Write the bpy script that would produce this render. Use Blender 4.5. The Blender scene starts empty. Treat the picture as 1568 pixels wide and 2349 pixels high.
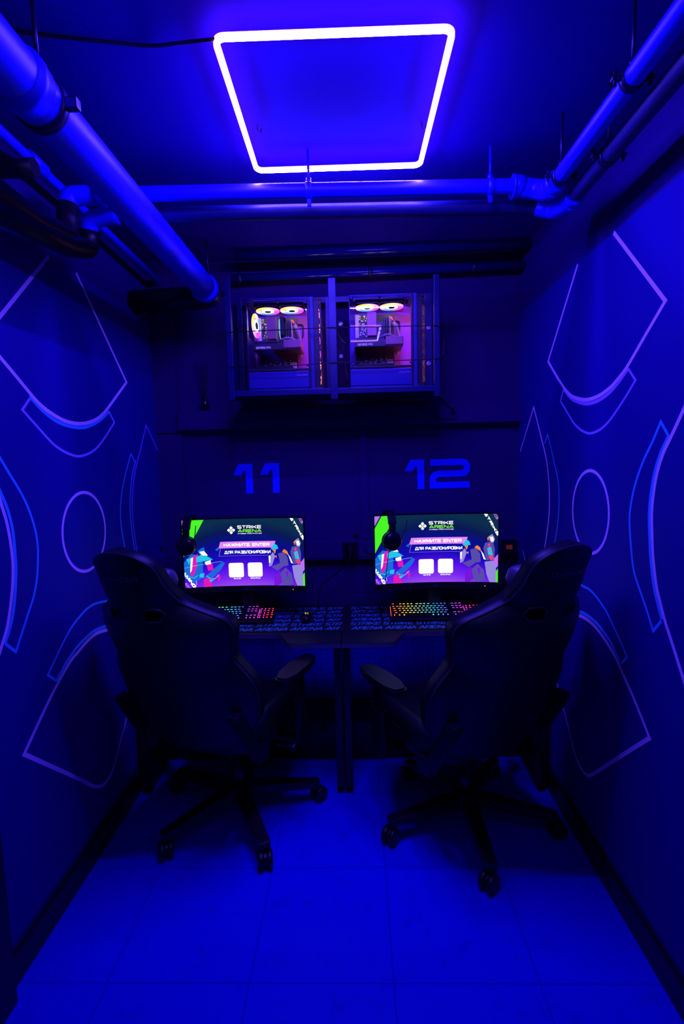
import bpy, bmesh, math, random
from mathutils import Vector, Matrix

sc = bpy.context.scene
C = sc.collection
random.seed(7)
PI = math.pi

# ------------------------------------------------------------------ camera, world, exposure
CAM_H, F_PX, PITCH, YAW, ROLL = 1.55, 1171.5, .1071, .0268, -.0252
IW, IH = 1568, 2349
_fw = Vector((-math.sin(YAW) * math.cos(PITCH), math.cos(YAW) * math.cos(PITCH), -math.sin(PITCH)))
_rt = Vector((math.cos(YAW), math.sin(YAW), 0))
_up = _rt.cross(_fw)
CR = math.cos(ROLL) * _rt + math.sin(ROLL) * _up
CU = -math.sin(ROLL) * _rt + math.cos(ROLL) * _up
cd = bpy.data.cameras.new('camera')
cam = bpy.data.objects.new('camera', cd)
C.objects.link(cam)
cd.sensor_fit = 'HORIZONTAL'
cd.sensor_width = 36
cd.lens = F_PX / IW * 36
cd.clip_start = .02
M4 = Matrix.Identity(4)
for i in range(3):
    M4[i][0], M4[i][1], M4[i][2] = CR[i], CU[i], -_fw[i]
M4[2][3] = CAM_H
cam.matrix_world = M4
sc.camera = cam

LED_POWER = 640.0
LED_COLOR = (.07, .034, 1.0)
LED_BACK = 20.0
wd = bpy.data.worlds.new('world')
sc.world = wd
wd.use_nodes = True
wd.node_tree.nodes['Background'].inputs[0].default_value = (.002, .002, .02, 1)
wd.node_tree.nodes['Background'].inputs[1].default_value = 1
sc.view_settings.view_transform = 'Standard'
sc.view_settings.look = 'None'
sc.view_settings.exposure = 0
sc.view_settings.gamma = 1
sc.view_settings.use_curve_mapping = False
sc.cycles.use_denoising = True
sc.cycles.max_bounces = 6
sc.cycles.diffuse_bounces = 4
sc.cycles.glossy_bounces = 3
sc.cycles.transparent_max_bounces = 12
sc.cycles.sample_clamp_indirect = 4
sc.cycles.caustics_reflective = False
sc.cycles.caustics_refractive = False


def at(px, py, axis, val):
    """point of the room plane axis=val seen at a pixel of the photograph (used to survey the murals)"""
    d = _fw + CR * ((px - IW / 2) / F_PX) - CU * ((py - IH / 2) / F_PX)
    k = 'xyz'.index(axis)
    t = (val - (0, 0, CAM_H)[k]) / d[k]
    return Vector((0, 0, CAM_H)) + d * t


# ------------------------------------------------------------------ materials
def mat(name, col, rough=.5, metal=0., emit=None, power=0., spec=.5, vary=0., vscale=30., bump=0., bscale=80.):
    m = bpy.data.materials.new(name)
    m.use_nodes = True
    nt = m.node_tree
    b = nt.nodes['Principled BSDF']
    b.inputs['Base Color'].default_value = (*col, 1)
    b.inputs['Roughness'].default_value = rough
    b.inputs['Metallic'].default_value = metal
    b.inputs['Specular IOR Level'].default_value = spec
    if emit:
        b.inputs['Emission Color'].default_value = (*emit, 1)
        b.inputs['Emission Strength'].default_value = power
    if vary or bump:
        tc = nt.nodes.new('ShaderNodeTexCoord')
    if vary:
        n = nt.nodes.new('ShaderNodeTexNoise')
        n.inputs['Scale'].default_value = vscale
        n.inputs['Detail'].default_value = 5
        nt.links.new(tc.outputs['Object'], n.inputs['Vector'])
        mx = nt.nodes.new('ShaderNodeMix')
        mx.data_type = 'RGBA'
        mx.inputs[6].default_value = (*[c * (1 - vary) for c in col], 1)
        mx.inputs[7].default_value = (*[min(1, c * (1 + vary)) for c in col], 1)
        nt.links.new(n.outputs['Fac'], mx.inputs[0])
        nt.links.new(mx.outputs[2], b.inputs['Base Color'])
    if bump:
        n2 = nt.nodes.new('ShaderNodeTexNoise')
        n2.inputs['Scale'].default_value = bscale
        nt.links.new(tc.outputs['Object'], n2.inputs['Vector'])
        bp = nt.nodes.new('ShaderNodeBump')
        bp.inputs['Strength'].default_value = bump
        bp.inputs['Distance'].default_value = .002
        nt.links.new(n2.outputs['Fac'], bp.inputs['Height'])
        nt.links.new(bp.outputs[0], b.inputs['Normal'])
    return m


def glow(name, col, power):
    m = bpy.data.materials.new(name)
    m.use_nodes = True
    nt = m.node_tree
    nt.nodes.remove(nt.nodes['Principled BSDF'])
    e = nt.nodes.new('ShaderNodeEmission')
    e.inputs[0].default_value = (*col, 1)
    e.inputs[1].default_value = power
    nt.links.new(e.outputs[0], nt.nodes['Material Output'].inputs[0])
    return m


def ramp_glow(name, stops, power, axis=None, lo=0., hi=1., angle=False, interp='LINEAR'):
    """emission whose colour runs along an object axis, or round the object's Z axis"""
    m = bpy.data.materials.new(name)
    m.use_nodes = True
    nt = m.node_tree
    nt.nodes.remove(nt.nodes['Principled BSDF'])
    tc = nt.nodes.new('ShaderNodeTexCoord')
    sp = nt.nodes.new('ShaderNodeSeparateXYZ')
    nt.links.new(tc.outputs['Object'], sp.inputs[0])
    mr = nt.nodes.new('ShaderNodeMapRange')
    if angle:
        a = nt.nodes.new('ShaderNodeMath')
        a.operation = 'ARCTAN2'
        nt.links.new(sp.outputs[1], a.inputs[0])
        nt.links.new(sp.outputs[0], a.inputs[1])
        nt.links.new(a.outputs[0], mr.inputs[0])
        lo, hi = -PI, PI
    else:
        nt.links.new(sp.outputs['XYZ'.index(axis)], mr.inputs[0])
    mr.inputs[1].default_value = lo
    mr.inputs[2].default_value = hi
    cr = nt.nodes.new('ShaderNodeValToRGB')
    cr.color_ramp.interpolation = interp
    el = cr.color_ramp.elements
    while len(el) < len(stops):
        el.new(.5)
    for e, (p, c) in zip(el, sorted(stops)):
        e.position = p
        e.color = (*c, 1)
    nt.links.new(mr.outputs[0], cr.inputs[0])
    em = nt.nodes.new('ShaderNodeEmission')
    em.inputs[1].default_value = power
    nt.links.new(cr.outputs[0], em.inputs[0])
    nt.links.new(em.outputs[0], nt.nodes['Material Output'].inputs[0])
    return m


M = {}
M['wall'] = mat('deep blue wall paint', (.014, .002, .125), .75, spec=.15, vary=.15, vscale=4, bump=.15, bscale=60)
M['wall_end'] = mat('dark blue panelled wall', (.022, .003, .105), .7, spec=.2, vary=.12, vscale=3, bump=.1)
M['mural'] = mat('blue printed wall covering', (.008, .002, .21), .65, spec=.12, vary=.05, vscale=300, bump=.08, bscale=300)
M['ceil'] = mat('blue painted ceiling', (.020, .003, .31), .75, spec=.1, vary=.05, vscale=6, bump=.1)
M['pipe'] = mat('blue painted pipe', (.010, .004, .92), .42, spec=.3)
M['pipe_shade'] = mat('pipe paint darkened for shade', (.004, .006, .12), .5, bump=.2)  # darker copy of the pipe paint, shade put into the colour
M['steel_dark'] = mat('dark galvanised clamp', (.02, .02, .10), .35, .6)
M['purple'] = mat('violet mural line', (.90, .60, .95), .6, spec=.2)
M['line'] = mat('azure mural line', (.05, .50, .90), .6, spec=.2)
M['digit'] = mat('royal blue vinyl digit', (.004, .02, .97), .6, spec=.2)
M['black'] = mat('black plastic', (.006, .006, .009), .42, bump=.05)
M['blackgloss'] = mat('glossy black plastic', (.010, .010, .014), .18)
M['leather'] = mat('black synthetic leather', (.006, .006, .010), .42, bump=.35, bscale=420)
M['thread'] = mat('dark grey embroidery', (.13, .13, .20), .5)
M['piping'] = mat('black piping cord', (.03, .03, .045), .35)
M['metalblk'] = mat('black powder coated steel', (.012, .012, .022), .4, .2, bump=.05)
M['cage'] = mat('blue black enamelled steel', (.005, .005, .095), .34, .2)
M['desk'] = mat('matt black desk board', (.012, .012, .018), .5, bump=.1, bscale=300)
M['edge'] = mat('grey edge banding', (.09, .10, .15), .4)
M['pad'] = mat('black cloth desk pad', (.006, .006, .012), .8, bump=.2, bscale=600)
M['padprint'] = mat('pale blue printed lettering', (.05, .45, .62), .7)
M['plate'] = mat('chequer plate aluminium', (.03, .03, .95), .28, .45, bump=.05)
M['white'] = mat('white plastic', (.6, .6, .7), .4)
M['case'] = mat('dark blue steel computer case', (.02, .012, .22), .4, .2)
M['tray'] = mat('violet grey case interior', (.34, .08, .80), .45)
M['board'] = mat('circuit board', (.05, .05, .09), .4, vary=.8, vscale=90)
M['chip'] = mat('silver components', (.9, .85, .95), .3, .3, vary=.6, vscale=120)
M['heatsink'] = mat('heatsink tinted with fan light', (.5, .22, .20), .35, .4)  # orange light of the fans is put into this colour
M['gpu'] = mat('graphite graphics card', (.09, .06, .07), .35, .4)
M['cable'] = mat('black rubber cable', (.008, .008, .012), .5)
M['sleeve'] = mat('grey sleeved cable', (.35, .33, .45), .6)
M['led_body'] = mat('grey extruded lamp channel', (.25, .25, .3), .5)
M['bottle'] = mat('dark glass bottle', (.006, .006, .014), .08)
M['reed'] = mat('dark reed sticks', (.015, .012, .012), .7)
M['bolt'] = mat('zinc bolt head', (.5, .45, .75), .25, .5)
M['foam'] = mat('black foam ear cushion', (.008, .008, .010), .8)

M['led'] = glow('neon strip light', LED_COLOR, LED_POWER)
M['led_back'] = glow('glow through the neon sleeve', (.32, .06, 1.0), LED_BACK)


def floor_material(x0, y0, s):
    m = mat('glazed floor tiles', (.02, .02, .62), .45, spec=.2)
    nt = m.node_tree
    b = nt.nodes['Principled BSDF']
    g = nt.nodes.new('ShaderNodeNewGeometry')
    sp = nt.nodes.new('ShaderNodeSeparateXYZ')
    nt.links.new(g.outputs['Position'], sp.inputs[0])

    def op(o, a, bb):
        n = nt.nodes.new('ShaderNodeMath')
        n.operation = o
        for k, v in enumerate((a, bb)):
            if v is None:
                continue
            if isinstance(v, (int, float)):
                n.inputs[k].default_value = v
            else:
                nt.links.new(v, n.inputs[k])
        return n.outputs[0]
    ds = []
    for k, o in ((0, x0), (1, y0)):
        t = op('DIVIDE', op('SUBTRACT', sp.outputs[k], o), s)
        fr = op('ABSOLUTE', op('SUBTRACT', op('SUBTRACT', t, op('FLOOR', t, None)), .5), None)
        ds.append(op('GREATER_THAN', fr, .5 - .0016 / s))
    gr = op('MAXIMUM', ds[0], ds[1])
    n = nt.nodes.new('ShaderNodeTexNoise')
    n.inputs['Scale'].default_value = 9
    n.inputs['Detail'].default_value = 8
    n.inputs['Roughness'].default_value = .7
    nt.links.new(g.outputs['Position'], n.inputs['Vector'])
    cr = nt.nodes.new('ShaderNodeValToRGB')
    cr.color_ramp.elements[0].position = .30
    cr.color_ramp.elements[0].color = (.001, .001, .52, 1)
    cr.color_ramp.elements[1].position = .46
    cr.color_ramp.elements[1].color = (.001, .001, .66, 1)
    nt.links.new(n.outputs['Fac'], cr.inputs[0])
    mx = nt.nodes.new('ShaderNodeMix')
    mx.data_type = 'RGBA'
    mx.inputs[7].default_value = (.001, .001, .36, 1)
    nt.links.new(gr, mx.inputs[0])
    nt.links.new(cr.outputs[0], mx.inputs[6])
    nt.links.new(mx.outputs[2], b.inputs['Base Color'])
    bp = nt.nodes.new('ShaderNodeBump')
    bp.inputs['Strength'].default_value = .4
    bp.inputs['Distance'].default_value = .002
    bp.invert = True
    nt.links.new(gr, bp.inputs['Height'])
    nt.links.new(bp.outputs[0], b.inputs['Normal'])
    return m


def glass_material():
    m = bpy.data.materials.new('clear side glass')
    m.use_nodes = True
    nt = m.node_tree
    nt.nodes.remove(nt.nodes['Principled BSDF'])
    tr = nt.nodes.new('ShaderNodeBsdfTransparent')
    gl = nt.nodes.new('ShaderNodeBsdfGlossy')
    gl.inputs['Roughness'].default_value = .0
    fr = nt.nodes.new('ShaderNodeFresnel')
    fr.inputs[0].default_value = 1.45
    mx = nt.nodes.new('ShaderNodeMixShader')
    nt.links.new(fr.outputs[0], mx.inputs[0])
    nt.links.new(tr.outputs[0], mx.inputs[1])
    nt.links.new(gl.outputs[0], mx.inputs[2])
    nt.links.new(mx.outputs[0], nt.nodes['Material Output'].inputs[0])
    return m


M['glass'] = glass_material()


def perforated_material():
    m = bpy.data.materials.new('perforated mesh front')
    m.use_nodes = True
    nt = m.node_tree
    b = nt.nodes['Principled BSDF']
    b.inputs['Base Color'].default_value = (.03, .02, .05, 1)
    b.inputs['Roughness'].default_value = .35
    tc = nt.nodes.new('ShaderNodeTexCoord')
    v = nt.nodes.new('ShaderNodeTexVoronoi')
    v.inputs['Scale'].default_value = 330
    nt.links.new(tc.outputs['Object'], v.inputs['Vector'])
    c = nt.nodes.new('ShaderNodeMath')
    c.operation = 'GREATER_THAN'
    c.inputs[1].default_value = .50
    nt.links.new(v.outputs['Distance'], c.inputs[0])
    tr = nt.nodes.new('ShaderNodeBsdfTransparent')
    mx = nt.nodes.new('ShaderNodeMixShader')
    nt.links.new(c.outputs[0], mx.inputs[0])
    nt.links.new(tr.outputs[0], mx.inputs[1])
    nt.links.new(b.outputs[0], mx.inputs[2])
    nt.links.new(mx.outputs[0], nt.nodes['Material Output'].inputs[0])
    return m


M['perf'] = perforated_material()


# ------------------------------------------------------------------ mesh helpers
class MB:
    """collects shapes and links them as one mesh object"""

    def __init__(self):
        self.bm = bmesh.new()
        self.tag = 0

    def verts(self, pts):
        return [self.bm.verts.new(p) for p in pts]

    def face(self, vs):
        try:
            f = self.bm.faces.new(vs)
            f.material_index = self.tag
            return f
        except ValueError:
            return None

    def box(self, lo, hi, bev=0., rot=None, piv=None):
        x0, y0, z0 = lo
        x1, y1, z1 = hi
        p = [Vector(q) for q in ((x0, y0, z0), (x1, y0, z0), (x1, y1, z0), (x0, y1, z0), (x0, y0, z1), (x1, y0, z1), (x1, y1, z1), (x0, y1, z1))]
        if rot is not None:
            pv = Vector(piv) if piv is not None else sum(p, Vector()) / 8
            p = [rot @ (q - pv) + pv for q in p]
        v = self.verts(p)
        fs = [self.face([v[i] for i in q]) for q in ((0, 3, 2, 1), (4, 5, 6, 7), (0, 1, 5, 4), (1, 2, 6, 5), (2, 3, 7, 6), (3, 0, 4, 7))]
        if bev:
            ed = list({e for f in fs for e in f.edges})
            bmesh.ops.bevel(self.bm, geom=ed, offset=bev, segments=2, profile=.7, affect='EDGES', clamp_overlap=True)
        return self

    def bar(self, a, b, w, h, up=(0, 0, 1), bev=0., w2=None, h2=None):
        """rectangular bar from a to b"""
        a, b = Vector(a), Vector(b)
        d = (b - a).normalized()
        s = d.cross(Vector(up))
        s = s.normalized() if s.length > 1e-4 else Vector((1, 0, 0))
        u = s.cross(d)
        w2 = w if w2 is None else w2
        h2 = h if h2 is None else h2
        v = []
        for q, ww, hh in ((a, w, h), (b, w2, h2)):
            v += self.verts([q + s * (i * ww / 2) + u * (j * hh / 2) for i, j in ((-1, -1), (1, -1), (1, 1), (-1, 1))])
        fs = [self.face([v[i] for i in q]) for q in ((0, 3, 2, 1), (4, 5, 6, 7), (0, 1, 5, 4), (1, 2, 6, 5), (2, 3, 7, 6), (3, 0, 4, 7))]
        if bev:
            bmesh.ops.bevel(self.bm, geom=list({e for f in fs for e in f.edges}), offset=bev, segments=2, profile=.7, affect='EDGES', clamp_overlap=True)
        return self

    def tube(self, path, r, n=12, closed=False, caps=True, radii=None):
        P = [Vector(p) for p in path]
        k = len(P)
        rings = []
        ref = None
        for i, p in enumerate(P):
            a = P[i - 1] if (i or closed) else p
            b = P[(i + 1) % k] if (i < k - 1 or closed) else p
            d = (b - a).normalized()
            if ref is None:
                ref = d.cross(Vector((0, 0, 1)))
                if ref.length < 1e-3:
                    ref = Vector((1, 0, 0))
            ref = (ref - d * ref.dot(d)).normalized()
            s = d.cross(ref)
            rr = radii[i] if radii else r
            rings.append(self.verts([p + (ref * math.cos(2 * PI * j / n) + s * math.sin(2 * PI * j / n)) * rr for j in range(n)]))
        for i in range(k - 1 + (1 if closed else 0)):
            A, B = rings[i], rings[(i + 1) % k]
            for j in range(n):
                f = self.face([A[j], A[(j + 1) % n], B[(j + 1) % n], B[j]])
                if f:
                    f.smooth = True
        if caps and not closed:
            self.face(rings[0][::-1])
            self.face(rings[-1])
        return self

    def cyl(self, a, b, r, n=20, r2=None):
        return self.tube([a, b], r, n, radii=[r, r if r2 is None else r2])

    def lathe(self, prof, o=(0, 0, 0), axis='z', n=28):
        """prof = [(radius, height)...] turned about an axis through o"""
        o = Vector(o)
        rings = []
        for r, h in prof:
            ring = []
            for j in range(n):
                c, s = math.cos(2 * PI * j / n) * max(r, 1e-5), math.sin(2 * PI * j / n) * max(r, 1e-5)
                q = {'z': (c, s, h), 'y': (c, h, s), 'x': (h, c, s)}[axis]
                ring.append(o + Vector(q))
            rings.append(self.verts(ring))
        for A, B in zip(rings, rings[1:]):
            for j in range(n):
                f = self.face([A[j], A[(j + 1) % n], B[(j + 1) % n], B[j]])
                if f:
                    f.smooth = True
        self.face(rings[0][::-1])
        self.face(rings[-1])
        return self

    def prism(self, poly, fn, depth):
        """polygon [(a,b)] carried into space by fn(a,b,t) for t in (0, depth)"""
        A = self.verts([fn(a, b, 0) for a, b in poly])
        B = self.verts([fn(a, b, depth) for a, b in poly])
        self.face(A[::-1])
        self.face(B)
        k = len(poly)
        for i in range(k):
            self.face([A[i], A[(i + 1) % k], B[(i + 1) % k], B[i]])
        return self

    def flat(self, poly, fn):
        self.face(self.verts([fn(a, b) for a, b in poly]))
        return self

    def strip(self, pts, w, fn, closed=False):
        """flat mitred stroke along 2-D pts"""
        k = len(pts)
        if k < 2:
            return self
        L, R = [], []
        P = [Vector(p) for p in pts]
        for i in range(k):
            a = P[i - 1] if (i or closed) else None
            b = P[(i + 1) % k] if (i < k - 1 or closed) else None
            d1 = (P[i] - a).normalized() if a is not None else None
            d2 = (b - P[i]).normalized() if b is not None else None
            if d1 is None:
                d1 = d2
            if d2 is None:
                d2 = d1
            n1, n2 = Vector((-d1.y, d1.x)), Vector((-d2.y, d2.x))
            m = n1 + n2
            if m.length < 1e-4:
                m = n1
            m.normalize()
            sc_ = 1 / max(.3, m.dot(n1))
            L.append(P[i] + m * (w / 2 * sc_))
            R.append(P[i] - m * (w / 2 * sc_))
        vl = self.verts([fn(*q) for q in L])
        vr = self.verts([fn(*q) for q in R])
        for i in range(k - 1 + (1 if closed else 0)):
            j = (i + 1) % k
            self.face([vl[i], vl[j], vr[j], vr[i]])
        return self

    def grid(self, fn, nu, nv, closed_u=False):
        g = [[self.bm.verts.new(fn(i / nu, j / nv)) for i in range(nu + (0 if closed_u else 1))] for j in range(nv + 1)]
        for j in range(nv):
            for i in range(nu):
                k = (i + 1) % len(g[0])
                f = self.face([g[j][i], g[j][k], g[j + 1][k], g[j + 1][i]])
                if f:
                    f.smooth = True
        return g

    def build(self, name, mats, parent=None, loc=None, rz=0., recalc=True, smooth=None):
        if recalc:
            bmesh.ops.recalc_face_normals(self.bm, faces=self.bm.faces[:])
        me = bpy.data.meshes.new(name)
        if smooth is not None:
            for f in self.bm.faces:
                f.smooth = smooth
        self.bm.to_mesh(me)
        self.bm.free()
        for m in (mats if isinstance(mats, (list, tuple)) else [mats]):
            me.materials.append(m)
        o = bpy.data.objects.new(name, me)
        C.objects.link(o)
        if parent is not None:
            o.parent = parent
        if loc is not None:
            o.location = loc
        o.rotation_euler.z = rz
        return o


def tag(o, label=None, cat=None, group=None, kind=None):
    if label:
        o['label'] = label
    if cat:
        o['category'] = cat
    if group:
        o['group'] = group
    if kind:
        o['kind'] = kind
    return o


def thing(name, label, cat, loc=(0, 0, 0), rz=0., group=None):
    o = bpy.data.objects.new(name, None)
    C.objects.link(o)
    o.empty_display_size = .05
    o.location = loc
    o.rotation_euler.z = rz
    return tag(o, label, cat, group)


def dup(o, loc, rz=None, label=None, parent=None):
    """copy of a thing with copies of its parts and sub-parts"""
    def rec(s, par):
        c = s.copy()
        C.objects.link(c)
        if par is not None:
            c.parent = par
        for ch in KIDS.get(s.name, []):
            KIDS.setdefault(c.name, []).append(rec(ch, c))
        return c
    KIDS.clear()
    for q in C.objects:
        if q.parent is not None:
            KIDS.setdefault(q.parent.name, []).append(q)
    c = rec(o, parent)
    c.location = loc
    if rz is not None:
        c.rotation_euler.z = rz
    if label:
        c['label'] = label
    return c


KIDS = {}


def spline(pts, step=8):
    """Catmull-Rom through pts; (x, y, 1) marks a sharp corner"""
    out, seg = [], []
    runs = []
    for p in pts:
        seg.append(Vector((p[0], p[1])))
        if len(p) > 2 and len(seg) > 1:
            runs.append(seg)
            seg = [seg[-1]]
    if len(seg) > 1:
        runs.append(seg)
    for r in runs:
        if len(r) == 2:
            q = r[:]
        else:
            q = []
            for i in range(len(r) - 1):
                p0 = r[i - 1] if i else r[0] * 2 - r[1]
                p1, p2 = r[i], r[i + 1]
                p3 = r[i + 2] if i + 2 < len(r) else p2 * 2 - p1
                for k in range(step):
                    t = k / step
                    q.append(.5 * ((2 * p1) + (p2 - p0) * t + (2 * p0 - 5 * p1 + 4 * p2 - p3) * t * t + (3 * p1 - p0 - 3 * p2 + p3) * t ** 3))
            q.append(r[-1])
        out += q if not out else q[1:]
    return out


def bend(path, r, n=6):
    """round the corners of a 3-D polyline"""
    P = [Vector(p) for p in path]
    out = [P[0]]
    for i in range(1, len(P) - 1):
        a, b, c = P[i - 1], P[i], P[i + 1]
        d1, d2 = (a - b), (c - b)
        rr = min(r, d1.length * .49, d2.length * .49)
        s, e = b + d1.normalized() * rr, b + d2.normalized() * rr
        for k in range(n + 1):
            t = k / n
            out.append(s * (1 - t) ** 2 + b * (2 * t * (1 - t)) + e * t * t)
    out.append(P[-1])
    return out


# wide squared stroke lettering on a unit cell: (advance, strokes)
def _ch(k):
    return .16 if k else 0


G = {
    'S': (1, [[(1, 1), (.12, 1), (0, .9), (0, .6), (.1, .5), (.9, .5), (1, .4), (1, .1), (.88, 0), (0, 0)]]),
    'T': (1, [[(0, 1), (1, 1)], [(.5, 1), (.5, 0)]]),
    'R': (1, [[(0, 0), (0, 1), (.88, 1), (1, .88), (1, .55), (.9, .45), (.05, .45)], [(.6, .45), (1, 0)]]),
    'I': (.12, [[(.06, 0), (.06, 1)]]),
    'K': (1, [[(0, 0), (0, 1)], [(.98, 1), (.35, .5), (.02, .5)], [(.35, .5), (1, 0)]]),
    'E': (1, [[(1, 1), (0, 1), (0, 0), (1, 0)], [(.03, .5), (.95, .5)]]),
    'A': (1.1, [[(0, 0), (.5, 1), (.6, 1), (1.1, 0)], [(.26, .28), (.84, .28)]]),
    'N': (1, [[(0, 0), (0, 1), (.12, 1), (.88, 0), (1, 0), (1, 1)]]),
    'G': (1, [[(1, 1), (.12, 1), (0, .88), (0, .12), (.12, 0), (1, 0), (1, .5), (.55, .5)]]),
    'M': (1.2, [[(0, 0), (0, 1), (.12, 1), (.6, .15), (1.08, 1), (1.2, 1), (1.2, 0)]]),
    'D': (1, [[(0, 0), (0, 1), (.8, 1), (1, .8), (1, .2), (.8, 0), (0, 0)]]),
    'X': (1, [[(0, 1), (1, 0)], [(0, 0), (1, 1)]]),
    'C': (1, [[(1, 1), (.12, 1), (0, .88), (0, .12), (.12, 0), (1, 0)]]),
    'F': (1, [[(1, 1), (0, 1), (0, 0)], [(.03, .5), (.9, .5)]]),
    'O': (1, [[(.1, 1), (.9, 1), (1, .9), (1, .1), (.9, 0), (.1, 0), (0, .1), (0, .9), (.1, 1)]]),
    'Z': (1, [[(0, 1), (1, 1), (0, 0), (1, 0)]]),
    'L': (1, [[(0, 1), (0, 0), (1, 0)]]),
    'Н': (1, [[(0, 0), (0, 1)], [(1, 0), (1, 1)], [(.03, .5), (.97, .5)]]),
    'Ж': (1.3, [[(0, 1), (.5, .5), (0, 0)], [(1.3, 1), (.8, .5), (1.3, 0)], [(.65, 1), (.65, 0)], [(.5, .5), (.8, .5)]]),
    'И': (1, [[(0, 1), (0, 0), (.12, 0), (.88, 1), (1, 1), (1, 0)]]),
    'Й': (1, [[(0, .85), (0, 0), (.12, 0), (.88, .85), (1, .85), (1, 0)], [(.3, 1.08), (.7, 1.08)]]),
    'Д': (1.2, [[(0, -.15), (0, .05), (1.2, .05), (1.2, -.15)], [(.15, .05), (.4, 1), (1, 1), (1, .05)]]),
    'Л': (1, [[(0, 0), (.15, 0), (.3, 1), (1, 1), (1, 0)]]),
    'Я': (1, [[(1, 0), (1, 1), (.12, 1), (0, .88), (0, .55), (.1, .45), (.95, .45)], [(.4, .45), (0, 0)]]),
    'Р': (1, [[(0, 0), (0, 1), (.88, 1), (1, .88), (1, .5), (.88, .4), (.05, .4)]]),
    'З': (1, [[(0, 1), (.9, 1), (1, .9), (1, .6), (.9, .5), (.2, .5)], [(.9, .5), (1, .4), (1, .1), (.9, 0), (0, 0)]]),
    'Б': (1, [[(.95, 1), (0, 1), (0, 0), (.9, 0), (1, .1), (1, .45), (.9, .55), (.05, .55)]]),
    'П': (1, [[(0, 0), (0, 1), (1, 1), (1, 0)]]),
    'В': (1, [[(0, 0), (0, 1), (.85, 1), (.95, .9), (.95, .6), (.85, .5), (.05, .5)], [(.85, .5), (1, .4), (1, .1), (.9, 0), (0, 0)]]),
    'Г': (.9, [[(0, 0), (0, 1), (.9, 1)]]),
    'Ы': (1.25, [[(0, 1), (0, 0), (.75, 0), (.85, .1), (.85, .4), (.75, .5), (.05, .5)], [(1.25, 0), (1.25, 1)]]),
    'У': (1, [[(0, 1), (0, .5), (.1, .42), (.97, .42)], [(1, 1), (1, .1), (.9, 0), (.1, 0)]]),
    '-': (.5, [[(0, .5), (.5, .5)]]),
    ' ': (.5, []),
}
for _a, _b in (('О', 'O'), ('А', 'A'), ('М', 'M'), ('Т', 'T'), ('Е', 'E'), ('К', 'K'), ('С', 'C')):
    G[_a] = G[_b]


def letters(mb, text, x, y, w, h, t, fn, shear=0., gap=.28):
    """text set to fill width w with cap height h, stroke t; origin lower left"""
    adv = [G[c][0] for c in text]
    tot = sum(adv) + gap * (len(text) - 1)
    k = (w - t) / tot
    cx = x + t / 2
    for c, a in zip(text, adv):
        for s in G[c][1]:
            pts = [(cx + px * k + shear * py * h, y + t / 2 + py * (h - t)) for px, py in s]
            mb.strip(pts, t, fn)
        cx += (a + gap) * k
    return mb


# ------------------------------------------------------------------ the room
XL, XR, YB, YF, ZC = -1.056, .872, 2.754, -.6, 2.572
T = .08


def struct(name, mb, m, label=None, parent=None):
    o = mb.build(name, m, parent)
    o['kind'] = 'structure'
    if label:
        o['label'] = label
    return o


floor = struct('floor', MB().box((XL - T, YF - T, -.06), (XR + T, YB + T, 0)), floor_material(-.7752, 1.782, .4285), 'blue lit square floor tiles')
ceil = struct('ceiling', MB().box((XL - T, YF - T, ZC), (XR + T, YB + T, ZC + .08)), M['ceil'], 'blue lit ceiling above the square lamp')
wall_left = struct('wall_left', MB().box((XL - T, YF, 0), (XL, YB, ZC)), M['wall'], 'left wall with violet line mural')
wall_right = struct('wall_right', MB().box((XR, YF, 0), (XR + T, YB, ZC)), M['wall'], 'right wall with violet line mural')
wall_back = struct('wall_back', MB().box((XL - T, YB, 0), (XR + T, YB + T, ZC)), M['wall_end'], 'dark blue end wall behind the monitors')
wall_front = struct('wall_front', MB().box((XL - T, YF - T, 0), (XR + T, YF, ZC)), M['wall'], 'wall behind the viewer')
MT = 2.262
PT = .004
panel_l = struct('mural_panel', MB().box((XL, YF, .12), (XL + PT, YB, MT + .018)), M['mural'], parent=wall_left)
panel_r = struct('mural_panel', MB().box((XR - PT, YF, .12), (XR, YB, MT)), M['mural'], parent=wall_right)
for nm, x0, x1 in (('baseboard_left', XL, XL + .014), ('baseboard_right', XR - .014, XR)):
    struct(nm, MB().box((x0, 1.31 if nm.endswith('left') else YF, 0), (x1, YB, .095), .003), M['black'])
struct('trim_1', MB().box((XL, YF, 0), (XL + .045, 1.30, 2.2), .004), M['black'], 'dark door jamb at the near left corner')
struct('trim_2', MB().box((XL, YB - .028, 1.700), (-.93, YB, ZC), .003), M['wall_end'], 'upper boxing strip in the left back corner')
struct('trim_3', MB().box((XL, YB - .024, 0), (-.918, YB, 1.694), .003), M['wall_end'], 'lower boxing strip in the left back corner')
lg = MB()
lg.prism([(2.704, 1.712), (2.704, 1.811), (YB, 1.811), (YB, 1.682)], lambda a, b, t: (-.926 + t, a, b), XR + .926)
struct('trim_4', lg, M['wall_end'], 'dark ledge across the end wall')
struct('trim_5', MB().box((.027, YB - .018, 1.105), (.070, YB, 1.69), .002), M['wall_end'], 'upright batten between the two numbers')

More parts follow.
